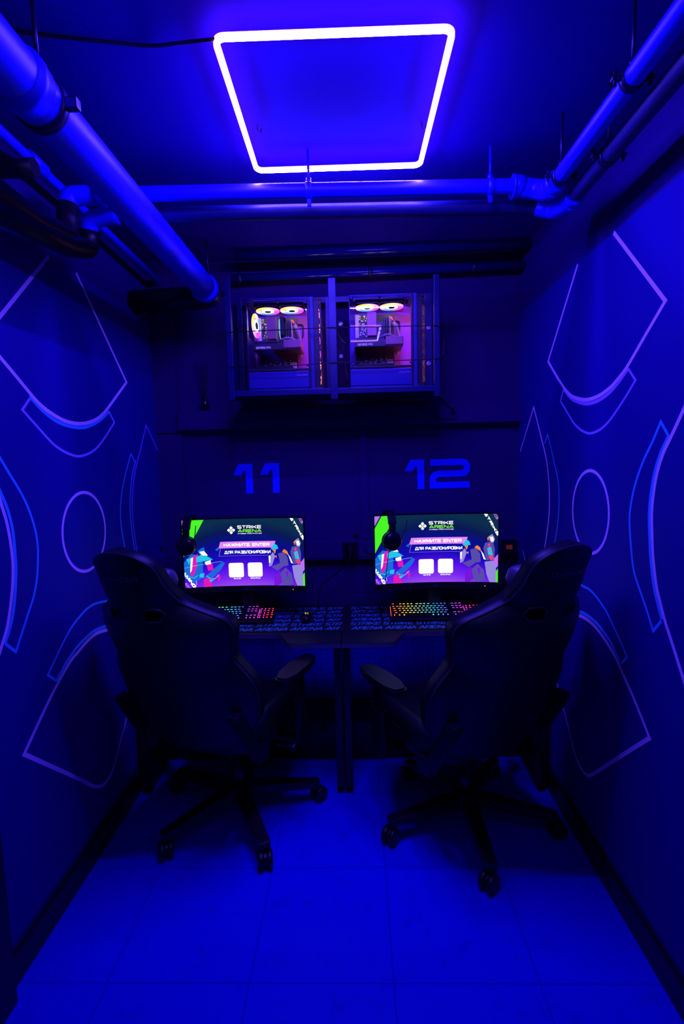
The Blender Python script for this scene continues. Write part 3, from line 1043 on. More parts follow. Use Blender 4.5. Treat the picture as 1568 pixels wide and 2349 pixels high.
def keyboard(loc, rz, label):
    t = thing('keyboard', label, 'keyboard', loc, rz, 'backlit keyboards')
    W2, D = .226, .140
    z0, z1 = .014, .044
    zt = lambda y: z0 + (z1 - z0) * (y + D / 2) / D
    m = MB()
    m.prism([(-D / 2, .004), (-D / 2, z0), (D / 2, z1), (D / 2, z1 - .018), (-D / 2 + .02, .004)], lambda a, b, q: (-W2 + q, a, b), 2 * W2)
    m.build('keyboard_body', M['black'], t)
    for s in (-1, 1):
        MB().box((s * .18 - .012, D / 2 - .018, 0), (s * .18 + .012, D / 2 - .010, z1 - .015), .002).build('tilt_foot', M['black'], t)
    kc = MB()
    rnd = random.Random(3)
    rows = []
    for r in range(6):
        y = D / 2 - .012 - r * .0205 - (.004 if r else 0)
        x = -W2 + .012
        ks = []
        if r == 0:
            ks = [(-.207 + i * .019 + (.018 if i else 0) + (.008 if i > 4 else 0) + (.008 if i > 8 else 0), .016) for i in range(13)]
        elif r == 5:
            ks = [(-.206, .022), (-.182, .020), (-.158, .020), (-.090, .112), (-.018, .020), (.006, .020), (.030, .020), (.052, .020)]
        else:
            off = (0, .0, .009, .013, .022)[r]
            n = 14 - (r > 3)
            ks = [(-.207 + i * .019 + (off if i else off / 2), .016) for i in range(n)]
        ks += [(.090 + i * .019, .016) for i in range(3)] if r != 3 else []
        ks += [(.155 + i * .019, .016) for i in range(4)] if r else []
        for kx, kw in ks:
            z = zt(y)
            a, b2 = (kx - kw / 2, y - .008), (kx + kw / 2, y + .008)
            va = kc.verts([(a[0], a[1], z + .001), (b2[0], a[1], z + .001), (b2[0], b2[1], z + .004), (a[0], b2[1], z + .004)])
            vb = kc.verts([(a[0] + .002, a[1] + .002, z + .009), (b2[0] - .002, a[1] + .002, z + .009), (b2[0] - .002, b2[1] - .001, z + .011), (a[0] + .002, b2[1] - .001, z + .011)])
            kc.face(vb)
            for q in range(4):
                kc.face([va[q], va[(q + 1) % 4], vb[(q + 1) % 4], vb[q]])
            if kw < .05:
                w = .0042 + rnd.random() * .0022
                ox = -.001 + rnd.random() * .002
                zz = lambda yy: z + .0094 + (yy - (a[1] + .002)) * .002 / .013 + .0004
                if r == 5 or (kx > .14 and rnd.random() < .5):
                    ya, yb_ = a[1] + .003, b2[1] - .002
                    w = .0026
                else:
                    ya, yb_ = b2[1] - .0072, b2[1] - .0028
                kc.tag = 1
                kc.face(kc.verts([(kx + ox - w, ya, zz(ya)), (kx + ox + w, ya, zz(ya)), (kx + ox + w, yb_, zz(yb_)), (kx + ox - w, yb_, zz(yb_))]))
                kc.tag = 0
    # glow escaping along the left edge and between the blocks
    for gx in (-.2215, .1435):
        ya, yb_ = -D / 2 + .03, D / 2 - .02
        kg = MB()
        kg.face(kg.verts([(gx - .001, ya, zt(ya) + .003), (gx + .001, ya, zt(ya) + .003), (gx + .001, yb_, zt(yb_) + .003), (gx - .001, yb_, zt(yb_) + .003)]))
        kg.build('edge_glow', M['legend'], t, recalc=False)
    kc.build('keycap_field', [M['black'], M['legend']], t)
    return t


kb1 = keyboard((.385, 2.475, DZ + .0035), math.radians(-.5), 'rainbow backlit keyboard on the right desk, half behind the right chair')
dup(kb1, (-.64, 2.472, DZ + .0035), math.radians(1.5), 'rainbow backlit keyboard on the left desk, mostly behind the left chair')

ms = thing('computer_mouse', 'black mouse with a glowing yellow mark on the left desk pad', 'mouse', (-.252, 2.46, DZ + .0035), math.radians(-3))
m = MB()


def mouse_pt(u, v):
    a = 2 * PI * u
    ph = v * PI / 2
    x, y = .032 * math.cos(a) * math.cos(ph) ** .6, .062 * math.sin(a) * math.cos(ph) ** .5
    return (x, y, .001 + .036 * math.sin(ph) * (1 - .18 * (y / .062)))


m.grid(mouse_pt, 28, 10, True)
m.build('mouse_shell', M['blackgloss'], ms)
m = MB()
m.lathe([(.004, -.004), (.008, -.003), (.008, .003), (.004, .004)], (0, .036, .030), 'x', 16)
m.build('scroll_wheel', M['black'], ms)
m = MB()
M['yellow'] = glow('yellow mouse light', (1, .75, .02), 2.5)
g = lambda a, b: (a, b + .006 - .022, .0375 - .06 * 0)
m.strip([(.004 * math.cos(k * PI / 8) - .004, .0075 * math.sin(k * PI / 8) + .002) for k in range(3, 14)], .003, lambda a, b: (a, b - .012, .0405 + (b) * -.12))
m.strip([(.000, .002), (.006, .003), (.008, -.001), (.005, -.004)], .003, lambda a, b: (a, b - .012, .0405 + (b) * -.12))
m.build('logo', M['yellow'], ms, recalc=False)
m = MB()
m.tube(bend([(0, .060, .010), (.01, .10, .006), (.05, .16, .004), (.03, .23, .004)], .05), .0018, 6)
m.build('mouse_cord', M['cable'], ms)

# ------------------------------------------------------------------ monitors
SW, SH = .598, .338
RC = 1.6
M['bezel'] = mat('matt black monitor shell', (.010, .010, .014), .45)


def scr_fn(layer):
    def f(u, v):
        x = (u - .5) * SW
        return (x, -x * x / (2 * RC) - .0004 * layer, (1 - v) * SH)
    return f


def screen_part(parent, name, m, polys=(), strokes=(), texts=(), layer=1):
    """shapes of the picture in screen units, cut into 2 cm slices and laid on the curved panel"""
    b = MB()
    fl = lambda a, c: (a, 0, c)
    for p in polys:
        b.flat(p, fl)
    for pts, w in strokes:
        b.strip(pts, w, fl)
    for tx, x, y, w, h, tk, an in texts:
        ca, sa = math.cos(an), math.sin(an)
        letters(b, tx, 0, 0, w, h, tk, lambda a, c: (x + (a * ca - c * sa) / SW, 0, y - (a * sa + c * ca) / SH))
    bm = b.bm
    # clip to the panel and slice
    for co, no in (((0, 0, 0), (-1, 0, 0)), ((1, 0, 0), (1, 0, 0)), ((0, 0, 0), (0, 0, -1)), ((0, 0, 1), (0, 0, 1))):
        bmesh.ops.bisect_plane(bm, geom=bm.verts[:] + bm.edges[:] + bm.faces[:], plane_co=co, plane_no=no, clear_outer=True)
    for k in range(1, 30):
        bmesh.ops.bisect_plane(bm, geom=bm.verts[:] + bm.edges[:] + bm.faces[:], plane_co=(k / 30, 0, 0), plane_no=(1, 0, 0))
    f = scr_fn(layer)
    for v in bm.verts:
        v.co = f(v.co.x, v.co.z)
    return b.build(name, m, parent, recalc=False)


SC = {k: glow('screen ' + k, c, p) for k, c, p in (
    ('white', (1, 1, 1), 1.15), ('lime', (.25, 1, .03), 1.05), ('green', (.07, .92, .02), 1.0), ('mauve', (.52, .16, .95), 1.0), ('pink', (.75, .25, .9), 1.0),
    ('magenta', (.85, .01, .55), .9), ('cyan', (.02, .62, .95), .9), ('azure', (.01, .16, .8), .9), ('navy', (.006, .02, .32), .8), ('lavender', (.36, .30, .85), .85),
    ('slate', (.12, .09, .50), .8), ('orange', (1, .28, .02), .95), ('teal', (.15, .9, .8), .9), ('rose', (.95, .06, .25), .9), ('violet', (.22, .01, .85), .85), ('dark', (.004, .02, .05), .8))}


def screen_back():
    m = bpy.data.materials.new('screen picture background')
    m.use_nodes = True
    nt = m.node_tree
    nt.nodes.remove(nt.nodes['Principled BSDF'])
    tc = nt.nodes.new('ShaderNodeTexCoord')
    sp = nt.nodes.new('ShaderNodeSeparateXYZ')
    nt.links.new(tc.outputs['Object'], sp.inputs[0])
    mr = nt.nodes.new('ShaderNodeMapRange')
    mr.inputs[1].default_value = SH
    mr.inputs[2].default_value = 0
    # curve the bands down towards the sides
    q = nt.nodes.new('ShaderNodeMath')
    q.operation = 'MULTIPLY'
    nt.links.new(sp.outputs[0], q.inputs[0])
    nt.links.new(sp.outputs[0], q.inputs[1])
    q2 = nt.nodes.new('ShaderNodeMath')
    q2.operation = 'MULTIPLY_ADD'
    q2.inputs[1].default_value = .9
    nt.links.new(q.outputs[0], q2.inputs[0])
    nt.links.new(sp.outputs[2], q2.inputs[2])
    nt.links.new(q2.outputs[0], mr.inputs[0])
    cr = nt.nodes.new('ShaderNodeValToRGB')
    st = [(0, (.004, .03, .08)), (.16, (.003, .01, .10)), (.34, (.003, .004, .30)), (.55, (.008, .004, .55)), (.70, (.09, .004, .90)), (.85, (.20, .02, .95)), (1, (.36, .07, 1))]
    el = cr.color_ramp.elements
    while len(el) < len(st):
        el.new(.5)
    for e, (p, c) in zip(el, st):
        e.position = p
        e.color = (*c, 1)
    nt.links.new(mr.outputs[0], cr.inputs[0])
    em = nt.nodes.new('ShaderNodeEmission')
    em.inputs[1].default_value = .9
    nt.links.new(cr.outputs[0], em.inputs[0])
    nt.links.new(em.outputs[0], nt.nodes['Material Output'].inputs[0])
    return m


M['screen'] = screen_back()


def monitor(loc, label):
    """root at the foot on the desk; the screen's lower edge is .172 above it"""
    t = thing('monitor', label, 'monitor', loc, 0, 'curved gaming monitors')
    ZB = .172
    yS = -.105
    sh = MB()
    # curved shell
    N = 24
    def prof(k):
        x = (k / N - .5) * (SW + .014)
        return x, -x * x / (2 * RC)
    zs = (-.030, SH + .008)
    F = [[sh.bm.verts.new((prof(k)[0], prof(k)[1] + .0012, z)) for k in range(N + 1)] for z in zs]
    B = [[sh.bm.verts.new((prof(k)[0], prof(k)[1] + .018 + .018 * (1 - (2 * k / N - 1) ** 2), z)) for k in range(N + 1)] for z in zs]
    for k in range(N):
        sh.face([F[0][k], F[0][k + 1], F[1][k + 1], F[1][k]])
        sh.face([B[0][k + 1], B[0][k], B[1][k], B[1][k + 1]])
        sh.face([F[1][k], F[1][k + 1], B[1][k + 1], B[1][k]])
        sh.face([F[0][k + 1], F[0][k], B[0][k], B[0][k + 1]])
    for k, (a, b) in ((0, (0, 1)), (N, (0, 1))):
        sh.face([F[0][k], F[1][k], B[1][k], B[0][k]])
    sh.build('monitor_shell', M['bezel'], t, (0, yS, ZB))
    bz = MB()
    fn = lambda a, b: (a, -a * a / (2 * RC) - .0035, b)
    for z0, z1 in ((-.030, -.001), (SH + .0005, SH + .008)):
        for k in range(N):
            x0, x1 = prof(k)[0], prof(k + 1)[0]
            bz.prism([(x0, z0), (x1, z0), (x1, z1), (x0, z1)], lambda a, b, q: (a, -a * a / (2 * RC) - .0035 + q, b), .005)
    for s in (-1, 1):
        x0, x1 = sorted((s * (SW / 2 + .0008), s * (SW / 2 + .007)))
        bz.prism([(x0, -.03), (x1, -.03), (x1, SH + .008), (x0, SH + .008)], lambda a, b, q: (a, -a * a / (2 * RC) - .0035 + q, b), .005)
    bz.build('bezel', M['bezel'], t, (0, yS, ZB))
    st = MB()
    st.box((-.030, yS + .036, .0), (.030, yS + .070, ZB + SH * .55), .006)
    st.build('stand_neck', M['bezel'], t)
    st = MB()
    for s in (-1, 1):
        st.bar((0, yS + .075, .009), (s * .13, yS + .062, .006), .035, .012, bev=.003, w2=.02, h2=.008)
    st.bar((0, yS + .05, .009), (0, yS + .13, .006), .05, .012, bev=.003)
    st.build('stand_foot', M['bezel'], t)
    sc_ = MB()
    f = scr_fn(0)
    sc_.grid(lambda u, v: f(u, 1 - v), 30, 6)
    S = sc_.build('screen', M['screen'], t, (0, yS, ZB), recalc=False)
    tri = lambda *p: [list(p)]
    def P(n, m, polys=(), strokes=(), texts=(), layer=1):
        if n == 'logo_mark':
            screen_part(S, n, SC[m], polys, strokes, texts, layer)
            return
        n = 'shard' if n == 'shard_cluster' else n
        for q in polys:
            screen_part(S, n, SC[m], [q], (), (), layer)
        for q in strokes:
            screen_part(S, n, SC[m], (), [q], (), layer)
        for q in texts:
            screen_part(S, n, SC[m], (), (), [q], layer)
    P('corner_wedge', 'mauve', polys=[[(0, 0), (.046, 0), (0, .14)], [(1, .585), (1, .76), (.973, .81), (.966, .66)]])
    P('corner_stripe', 'green', polys=[[(.058, 0), (.174, 0), (0, .54), (0, .18)], [(1, .80), (1, 1), (.980, 1), (.981, .85)]])
    # logo: four rounded diamonds round a dot
    dm = []
    for dx, dy in ((0, -1), (0, 1), (-1, 0), (1, 0)):
        cx, cy, r = .395 + dx * .0195, .165 + dy * .0345, .0130
        dm.append([(cx + math.cos(a) * r, cy + math.sin(a) * r * SW / SH) for a in [PI / 2 * k + e for k in range(4) for e in (-.22, .22)]])
    dm.append([(.395 + .005 * math.cos(a), .165 + .009 * math.sin(a)) for a in [PI / 4 * k for k in range(8)]])
    P('logo_mark', 'white', polys=dm)
    P('logo_ring', 'green', strokes=[([(.395 + .0115 * math.cos(PI / 6 * k), .165 + .0115 * SW / SH * math.sin(PI / 6 * k)) for k in range(13)], .0016)])
    mm = SW
    P('title_text', 'white', texts=[('STRIKE', .446, .147, .202 * SW, .0165, .0034, 0)])
    P('title_text', 'lime', texts=[('ARENA', .449, .202, .200 * SW, .0155, .0032, 0)])
    P('subtitle_text', 'white', texts=[('ИГРОВОЕ ПРОСТРАНСТВО', .449, .226, .20 * SW, .0046, .0009, 0)])
    P('banner', 'pink', polys=[[(.300, .335), (.762, .335), (.744, .432), (.284, .432)]])
    P('banner_outline', 'pink', strokes=[([(.300, .437), (.284, .548), (.742, .548), (.760, .437), (.735, .437)], .0024)])
    P('banner_text', 'white', texts=[('НАЖМИТЕ ENTER', .327, .409, .385 * SW, .0165, .0037, 0), ('ДЛЯ РАЗБЛОКИРОВКИ', .330, .518, .388 * SW, .0155, .0033, 0)], layer=2)

    def card(x0, y0, x1, y1):
        r = .016
        a = SW / SH
        out = []
        for cx, cy, a0 in ((x1 - r, y1 - r * a, 0), (x0 + r, y1 - r * a, 90), (x0 + r, y0 + r * a, 180), (x1 - r, y0 + r * a, 270)):
            out += [(cx + r * math.cos(math.radians(a0 + 22.5 * k)), cy + r * a * math.sin(math.radians(a0 + 22.5 * k))) for k in range(5)]
        return out
    P('blank_card', 'white', polys=[card(.360, .655, .485, .872)])
    P('blank_card', 'white', polys=[card(.520, .655, .643, .868)])
    P('caption_text', 'white', texts=[('МЫ В ВК', .398, .900, .062 * SW, .0062, .0014, 0), ('БРОНИРУЙ', .540, .898, .082 * SW, .0062, .0013, 0)])
    P('corner_text', 'white', texts=[('STRIKE', .884, -.015, .132, .0135, .0040, -math.radians(60)), ('AMING', -.022, .775, .098, .0160, .0048, -math.radians(56))], layer=3)
    P('corner_text', 'mauve', texts=[('ING -', .932, -.085, .102, .0115, .0030, -math.radians(60)), ('AM', -.012, .93, .040, .0150, .0038, -math.radians(56))], layer=3)
    # plain angular shards filling the two sides of the picture
    P('shard_cluster', 'azure', polys=[[(.0, .62), (.06, .50), (.115, .52), (.15, .62), (.145, .86), (.07, .93), (.0, .85)], [(.155, .86), (.31, .63), (.33, .65), (.30, .74), (.20, .90)], [(.115, .45), (.165, .40), (.172, .46), (.13, .52)], [(.255, .45), (.285, .41), (.28, .47)]], layer=2)
    P('shard_cluster', 'cyan', polys=[[(.10, .55), (.155, .50), (.235, .595), (.10, .625)], [(.02, .57), (.055, .56), (.04, .66)], [(.17, .90), (.24, .885), (.21, .93)], [(.12, .80), (.16, .79), (.15, .86), (.118, .85)]], layer=3)
    P('shard_cluster', 'magenta', polys=[[(.075, .54), (.115, .50), (.10, .70), (.065, .84), (.045, .80)], [(.18, .65), (.225, .64), (.235, .75), (.19, .76)], [(.15, .88), (.205, .87), (.22, 1), (.15, 1)], [(.26, .82), (.29, .85), (.275, .94)]], layer=3)
    P('shard_cluster', 'white', polys=[[(.125, .47), (.165, .46), (.195, .53), (.15, .525)], [(.055, .56), (.075, .55), (.06, .74), (.045, .78)], [(.165, .625), (.215, .60), (.215, .66), (.175, .67)]], layer=4)
    P('shard_cluster', 'teal', strokes=[([(.0, .705), (.10, .67), (.305, .625)], .004), ([(.03, .83), (.075, .86), (.105, .82)], .005), ([(.175, .83), (.20, .87), (.245, .88), (.28, .82)], .005), ([(.09, .90), (.092, .96)], .005)], layer=4)
    P('shard_cluster', 'lavender', polys=[[(.895, .70), (.965, .68), (.985, .80), (.985, 1), (.935, 1), (.91, .88)], [(.70, .60), (.735, .50), (.755, .56), (.725, .70), (.70, .72)], [(.925, .33), (.955, .29), (.975, .36), (.965, .42), (.935, .40)]], layer=2)
    P('shard_cluster', 'slate', polys=[[(.78, .52), (.83, .50), (.86, .58), (.865, .70), (.80, .72)], [(.72, .72), (.80, .66), (.82, .72), (.77, .78)], [(.79, .82), (.84, .73), (.89, .82), (.90, .97), (.83, 1), (.80, .95)], [(.90, .42), (.96, .40), (.975, .52), (.97, .66), (.91, .68), (.885, .50)]], layer=2)
    P('shard_cluster', 'violet', polys=[[(.74, .87), (.79, .78), (.81, .95), (.77, 1), (.74, 1)], [(.835, .80), (.865, .78), (.855, .90)]], layer=3)
    P('shard_cluster', 'cyan', polys=[[(.72, .45), (.75, .37), (.775, .40), (.785, .45), (.735, .465)], [(.915, .50), (.945, .48), (.96, .60), (.925, .60)]], layer=3)
    P('shard_cluster', 'orange', polys=[[(.735, .465), (.765, .46), (.755, .52)], [(.815, .49), (.835, .455), (.86, .49), (.868, .55), (.845, .52)], [(.752, .56), (.768, .55), (.765, .59)], [(.915, .35), (.93, .32), (.922, .40)]], layer=4)
    P('shard_cluster', 'rose', polys=[[(.925, .62), (.955, .59), (.972, .66), (.945, .68)], [(.918, .44), (.94, .43), (.93, .50)], [(.925, .53), (.95, .52), (.935, .555)]], layer=4)
    P('shard_cluster', 'white', polys=[[(.935, .335), (.96, .33), (.968, .39), (.948, .41)], [(.865, .53), (.885, .58), (.905, .67), (.888, .66)], [(.70, .56), (.715, .55), (.712, .66), (.702, .66)]], layer=5)
    lg_ = MB()
    letters(lg_, 'AOC', -.014, -.021, .028, .008, .0016, lambda a, b: (a, -.0040, b))
    lg_.build('brand_lettering', M['thread'], t, (0, yS, ZB), recalc=False)
    ld = MB()
    ld.lathe([(.0018, 0), (.0018, -.0012)], (.238, -.238 ** 2 / (2 * RC) - .0036, -.019), 'y', 10)
    ld.build('power_light', SC['white'], t, (0, yS, ZB))
    return t


monitor((-.557, 2.605, DZ + .0035), 'curved monitor on the left desk under the number 11')
monitor((.390, 2.605, DZ + .0035), 'curved monitor on the right desk under the number 12')


# ------------------------------------------------------------------ headsets hung over the monitor corners
def headset(loc, rz, tilt, label):
    t = thing('headset', label, 'headset', loc, rz, 'headsets hung on the monitors')
    Rr = Matrix.Rotation(tilt, 3, 'Y')
    q = lambda x, y, z: Rr @ Vector((x, y, z))
    b = MB()
    arc = [q(0, -.062 * math.cos(a), -.068 + .072 * math.sin(a)) for a in [PI * k / 16 for k in range(17)]]
    arc = [q(0, -.066, -.10)] + arc + [q(0, .066, -.10)]
    for i in range(len(arc) - 1):
        b.bar(arc[i], arc[i + 1], .040 if 1 < i < len(arc) - 3 else .032, .009, up=(1, 0, 0) if False else q(0, 0, 1) if abs((arc[i + 1] - arc[i]).normalized().z) < .9 else q(0, 1, 0), bev=.001)
    b.build('headband', M['black'], t)
    for s in (-1, 1):
        c = q(0, s * .060, -.135)
        cup = MB()
        cup.lathe([(.020, s * .030), (.038, s * .027), (.046, s * .016), (.047, s * .004), (.044, 0)], c, 'y', 32)
        cup.build('ear_cup', M['blackgloss'], t)
        fo = MB()
        fo.lathe([(.044, 0), (.048, -s * .004), (.047, -s * .014), (.040, -s * .018)], c, 'y', 32)
        fo.build('ear_cushion', M['foam'], t)
        yk = MB()
        for e in (-1, 1):
            yk.bar(q(e * .012, s * .066, -.09), q(e * .042, s * .074, -.125), .010, .006)
        yk.build('yoke', M['black'], t)
    cd_ = MB()
    cd_.tube(bend([q(-.02, -.08, -.175), q(-.028, -.085, -.23), (-.04, -.06, -.33), (-.03, -.055, -.40), (-.02, .078, -.46), (0, .10, -.527)], .05), .0018, 6)
    cd_.build('headset_cord', M['cable'], t)
    mc = MB()
    mc.tube(bend([q(.04, -.085, -.11), q(.055, -.10, -.08), q(.060, -.10, -.03)], .02), .0022, 6)
    mc.build('microphone_boom', M['cable'], t)
    return t


hb = headset((-.815, 2.475, DZ + .0035 + .172 + SH + .018), 0, math.radians(2), 'black headset hung over the left monitor top corner')
dup(hb, (.160, 2.475, DZ + .0035 + .172 + SH + .022), math.radians(14), 'black headset hung over the right monitor top corner')
cd2 = MB()
cd2.tube(bend([(.005, 2.66, DZ + .006), (.07, 2.60, DZ + .006), (-.02, 2.55, DZ + .006), (.10, 2.56, DZ + .006), (.13, 2.64, DZ + .006)], .06), .0024, 6)
tag(cd2.build('usb_cable', M['cable']), 'black cable looped on the right desk pad left of the keyboard', 'cable')

# ------------------------------------------------------------------ computer cage on the ledge
CX0, CX1, CY0, CY1, CZ0, CZ1 = -.578, .402, 2.42, 2.704, 1.85, 2.362
cg = thing('computer_rack', 'open steel rack on the end wall holding two computers', 'rack', (0, CY0, CZ0))


def post(x, y, z0, z1, w=.030):
    MB().box((x - w / 2, y - .015, z0), (x + w / 2, y + .015, z1), .002).build('post', M['cage'], cg)


post(CX0 + .012, .015, -.022, CZ1 - CZ0 + .01, .026)
post(-.086, .015, -.030, CZ1 - CZ0, .033)
post(CX1 - .012, .015, -.030, CZ1 - CZ0, .026)
for x in (CX0 + .012, CX1 - .012):
    post(x, CY1 - CY0 - .02, -.03, CZ1 - CZ0, .026)
MB().box((CX0, .004, -.006), (CX1, CY1 - CY0, .020), .002).build('shelf_panel', M['cage'], cg)
MB().box((CX0, CY1 - CY0 - .012, CZ1 - CZ0 - .03), (CX1, CY1 - CY0, CZ1 - CZ0), .002).build('top_rail', M['cage'], cg)
for x in (-.115, .356):
    MB().box((x - .018 + .01, .10, .022), (x + .018 + .01, .112, .46), .002).build('mounting_strip', M['cage'], cg)
for x, zs in ((-.052, (.33, .18)), (.366, (.30, .135))):
    for z in zs:
        bl = MB()
        bl.lathe([(.011, 0), (.011, -.004), (.008, -.007), (.0045, -.0075), (.004, -.004)], (x, .099, z), 'y', 18)
        bl.build('bolt', M['bolt'], cg)
co = MB()
cp1 = [(CX0 + .01, CY0 - .004, 2.135), (-.30, CY0 - .006, 2.138), (-.086, CY0 - .004, 2.142), (.15, CY0 - .006, 2.137), (CX1 - .004, CY0 - .004, 2.136), (CX1 + .016, CY0 + .01, 2.115), (CX1 + .026, CY0 + .02, 2.06), (CX1 + .016, CY0 + .01, 2.005), (CX1 - .004, CY0 - .004, 1.988), (.15, CY0 - .006, 1.984), (-.086, CY0 - .004, 1.985), (-.30, CY0 - .006, 1.975), (CX0 + .01, CY0 - .004, 1.978)]
co.tube(bend(cp1, .03), .0022, 6)
tag(co.build('elastic_cord', M['cable']), 'thin black cord stretched twice across the front of the computer rack', 'cord')

# ------------------------------------------------------------------ the two computers
FAN_STOPS = [(0, (1, .50, .40)), (.12, (1, .40, .06)), (.25, (1, .55, .20)), (.38, (1, .25, .40)), (.5, (1, .04, .8)), (.62, (.45, .06, 1)), (.75, (.04, .18, 1)), (.88, (.12, .25, 1)), (1, (1, .50, .40))]
M['fan'] = ramp_glow('rainbow fan ring light', FAN_STOPS, 2.2, angle=True)
M['fan_hot'] = ramp_glow('bright fan core light', [(0, (.55, .55, 1)), (.35, (.8, .6, 1)), (.6, (1, .8, .75)), (.8, (1, .85, .55)), (1, (.8, .7, 1))], 8.0, angle=True)
M['fan_orange'] = glow('orange intake fan light', (1, .22, .10), 6.5)
M['fan_pink'] = glow('violet intake fan light', (.9, .08, .55), 4)
M['fan_cool'] = ramp_glow('teal cooler fan light', [(0, (.1, .9, .8)), (.3, (.3, .5, 1)), (.6, (.2, .9, .6)), (1, (.6, .4, 1))], 1.0, angle=True)
M['fan_blade'] = mat('smoked fan blades', (.35, .25, .45), .3)


def fan(parent, name, loc, axis, r=.057, mring='fan', hot=True, rim=True):
    """fan as a part: ring light turned about its axis, hub and blades as sub-parts"""
    rot = {'z': (0, 0, 0), 'x': (0, PI / 2, 0), 'x-': (0, -PI / 2, 0)}[axis]
    b = MB()
    n = 48
    rings = [(r, 0), (r * .98, .003), (r * .62, .002), (r * .60, 0), (r * .62, -.002), (r * .98, -.003)]
    vs = [[b.bm.verts.new((rr * math.cos(2 * PI * j / n), rr * math.sin(2 * PI * j / n), z)) for j in range(n)] for rr, z in rings]
    for i in range(len(rings)):
        A, B = vs[i], vs[(i + 1) % len(rings)]
        for j in range(n):
            b.face([A[j], A[(j + 1) % n], B[(j + 1) % n], B[j]])
    f = b.build(name, M[mring], parent, loc)
    f.rotation_euler = rot
    if hot:
        c = MB()
        c.lathe([(r * .30, -.0022), (r * .52, -.0022), (r * .52, .0022), (r * .30, .0022)], (0, 0, 0), 'z', 36)
        c.build('fan_core', M['fan_hot'], f)
    h = MB()
    h.lathe([(r * .25, -.005), (r * .29, -.003), (r * .29, .005)], (0, 0, 0), 'z', 24)
    h.build('fan_hub', M['black'], f)
    fr = MB()
    s = r + .003
    o = rounded_square(s, .012, 3)
    fr.strip([(p[0], p[1]) for p in o], .005, lambda a, b_: (a, b_, .012), closed=True)
    A = fr.verts([(p[0], p[1], .004) for p in o])
    Bv = fr.verts([(p[0], p[1], .022) for p in o])
    for i in range(len(o)):
        fr.face([A[i], A[(i + 1) % len(o)], Bv[(i + 1) % len(o)], Bv[i]])
    if rim:
        fr.build('fan_frame', M['black'], f)
    else:
        fr.bm.free()
    return f


